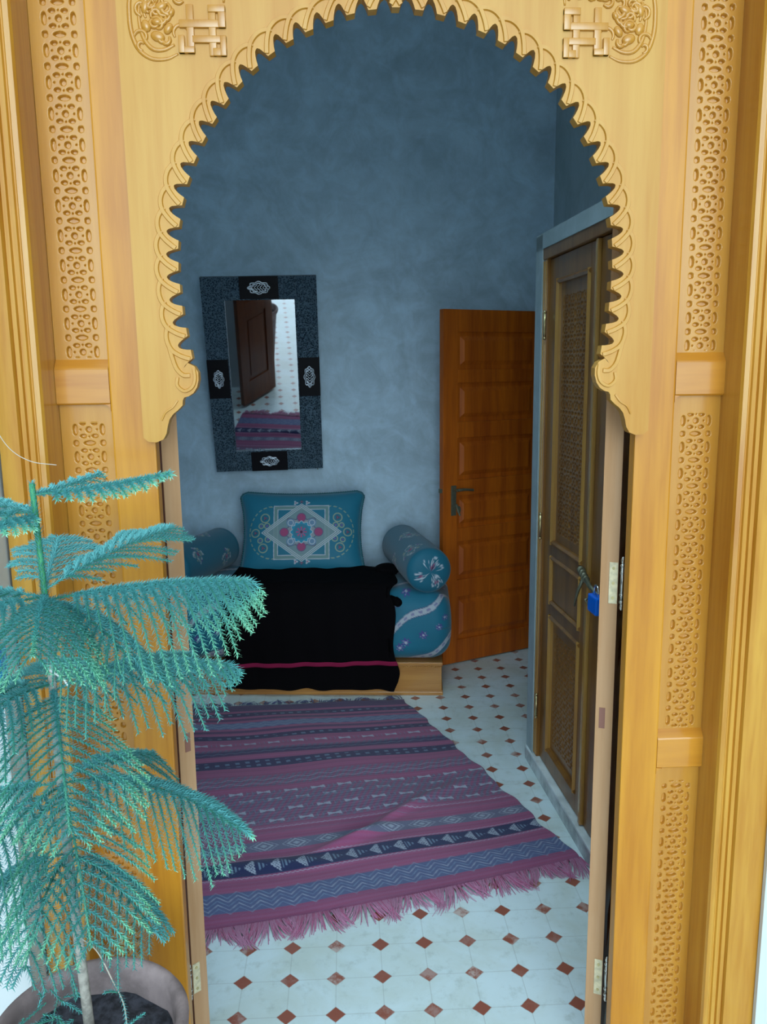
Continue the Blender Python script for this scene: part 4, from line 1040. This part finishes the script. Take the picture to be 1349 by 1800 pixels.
# whorls: (height, azimuth deg, length, rise, droop, branchlet length, branchlet droop, fresh)
BR_ = [
 # top whorl
 (1.385, -4, 0.190, 0.09, -0.06, 0.030, 0.5, 0.9), (1.385, 55, 0.11, 0.1, -0.05, 0.032, 0.3, 0.6), (1.36, 205, 0.16, 0.10, 0.05, 0.040, 0.3, 0.95), (1.36, 150, 0.14, 0.1, 0.0, 0.036, 0.3, 0.8), (1.355, 255, 0.09, 0.1, 0.1, 0.036, 0.3, 0.95),
 # second whorl
 (1.235, -10, 0.295, 0.22, 0.10, 0.098, 0.95, 0.85), (1.25, 40, 0.20, 0.46, 0.16, 0.080, 0.22, 0.35), (1.24, 285, 0.20, 0.15, 0.25, 0.080, 0.7, 0.95), (1.24, 235, 0.24, 0.15, 0.22, 0.078, 0.5, 0.95), (1.24, 180, 0.20, 0.2, 0.2, 0.07, 0.5, 0.6), (1.25, 100, 0.15, 0.4, 0.1, 0.07, 0.3, 0.35), (1.235, 325, 0.17, 0.05, 0.35, 0.085, 0.9, 0.6),
 # third whorl
 (1.115, -6, 0.265, 0.30, 0.20, 0.080, 0.8, 0.55), (1.10, 292, 0.235, 0.18, 0.62, 0.092, 0.30, 0.95), (1.10, 25, 0.20, 0.3, 0.2, 0.075, 0.5, 0.3), (1.11, 240, 0.22, 0.2, 0.45, 0.09, 0.4, 0.7), (1.11, 190, 0.22, 0.1, 0.2, 0.08, 0.5, 0.3), (1.10, 110, 0.14, 0.2, 0.2, 0.07, 0.4, 0.3),
 # fourth whorl
 (0.955, -12, 0.290, 0.26, 0.44, 0.078, 0.75, 0.75), (0.955, 296, 0.225, 0.12, 0.70, 0.090, 0.30, 0.95), (0.95, 244, 0.21, 0.1, 0.55, 0.085, 0.5, 0.75), (0.955, 195, 0.21, 0.1, 0.3, 0.08, 0.7, 0.4), (0.96, 45, 0.16, 0.2, 0.3, 0.07, 0.6, 0.3),
 # fifth whorl
 (0.84, 200, 0.18, 0.1, 0.6, 0.065, 0.9, 0.4), (0.84, 330, 0.17, 0.1, 0.55, 0.06, 0.9, 0.4), (0.84, 262, 0.15, 0.05, 0.6, 0.065, 0.7, 0.5),
]
for (z, az, L, ri, dr, blen, bd, fr) in BR_:
    branch(z, R(az), L, ri, dr, blen, bd, fresh=fr)
# leading shoot clothed in needles
N = Needles(); lead = [TRK(z) for z in np.linspace(1.19, 1.40, 14)]; dress(N, lead, 0.0150, 2200, 0.6, rod=0.0040); N.build('leading_shoot', pot)
MB().tube(lead, 0.0042, 8, fdir=(0,1,0)).build('shoot_stem', GSTEM, pot, smooth=True)
# thin dry twig with a last living tip hanging over the pot
tw = catmull([TRK(0.70)[:], (0.028, -0.02, 0.695), (0.05, -0.03, 0.655), (0.068, -0.04, 0.62), (0.072, -0.045, 0.575)], 6)
MB().tube(tw, 0.0011, 6).build('dry_twig', DRY, pot, smooth=True)
N = Needles(); dress(N, [Vector(p) for p in tw[12:]], 0.007, 1000, 0.7)
for (a, b_) in (((0.072,-0.045,0.575), (0.105,-0.05,0.560)), ((0.072,-0.045,0.585), (0.095,-0.03,0.60)), ((0.07,-0.045,0.57), (0.04,-0.05,0.545)), ((0.07,-0.045,0.57), (0.078,-0.06,0.53)), ((0.06,-0.04,0.64), (0.045,-0.05,0.655))):
    dress(N, [Vector(a).lerp(Vector(b_), k/5) + Vector((0,0,-0.006*(k/5)**2)) for k in range(6)], 0.007, 1200, 0.6)
N.build('hanging_twig', pot)
N = Needles()
for k in range(26):
    a = random.uniform(1.9, 5.2); r0 = random.uniform(0.02, 0.08); p = Vector((r0*math.cos(a)-0.02, r0*math.sin(a), 0.50+random.uniform(0.03, 0.10))); q = p + Vector((random.uniform(-0.04, 0.05), random.uniform(-0.04, 0.02), random.uniform(-0.035, 0.02)))
    dress(N, [p.lerp(q, j/4) for j in range(5)], 0.0075, 1100, 0.6)
N.build('low_foliage', pot)
# white plastic tie on the trunk
MB().tube([(-0.008,-0.012,1.135),(0.012,-0.02,1.125),(0.02,-0.022,1.113)], 0.0016, 6).build('plant_tie', simple('white_plastic', (0.85,0.85,0.85), 0.4), pot)
# thin pale thread running from the left to the top of the pine
th = MB().tube(catmull([(-0.497, 1.12, 1.535), (-0.478, 1.125, 1.492), (-0.458, 1.13, 1.450), (-0.430, 1.13, 1.430), (-0.395, 1.13, 1.424)], 8), 0.0006, 6)
tagp(th.build('thread', DRY, None, True), 'thin pale thread running down to the top of the pine', 'thread')
# blue plastic box on the white wall at the far left
bx = MB().box(-0.70, -0.583, 1.325, 1.359, 1.035, 1.095, bev=0.006)
tagp(bx.build('plastic_box', simple('cyan_plastic', (0.0, 0.33, 0.80), 0.35), None), 'bright blue plastic box on the white wall at the left edge', 'box')
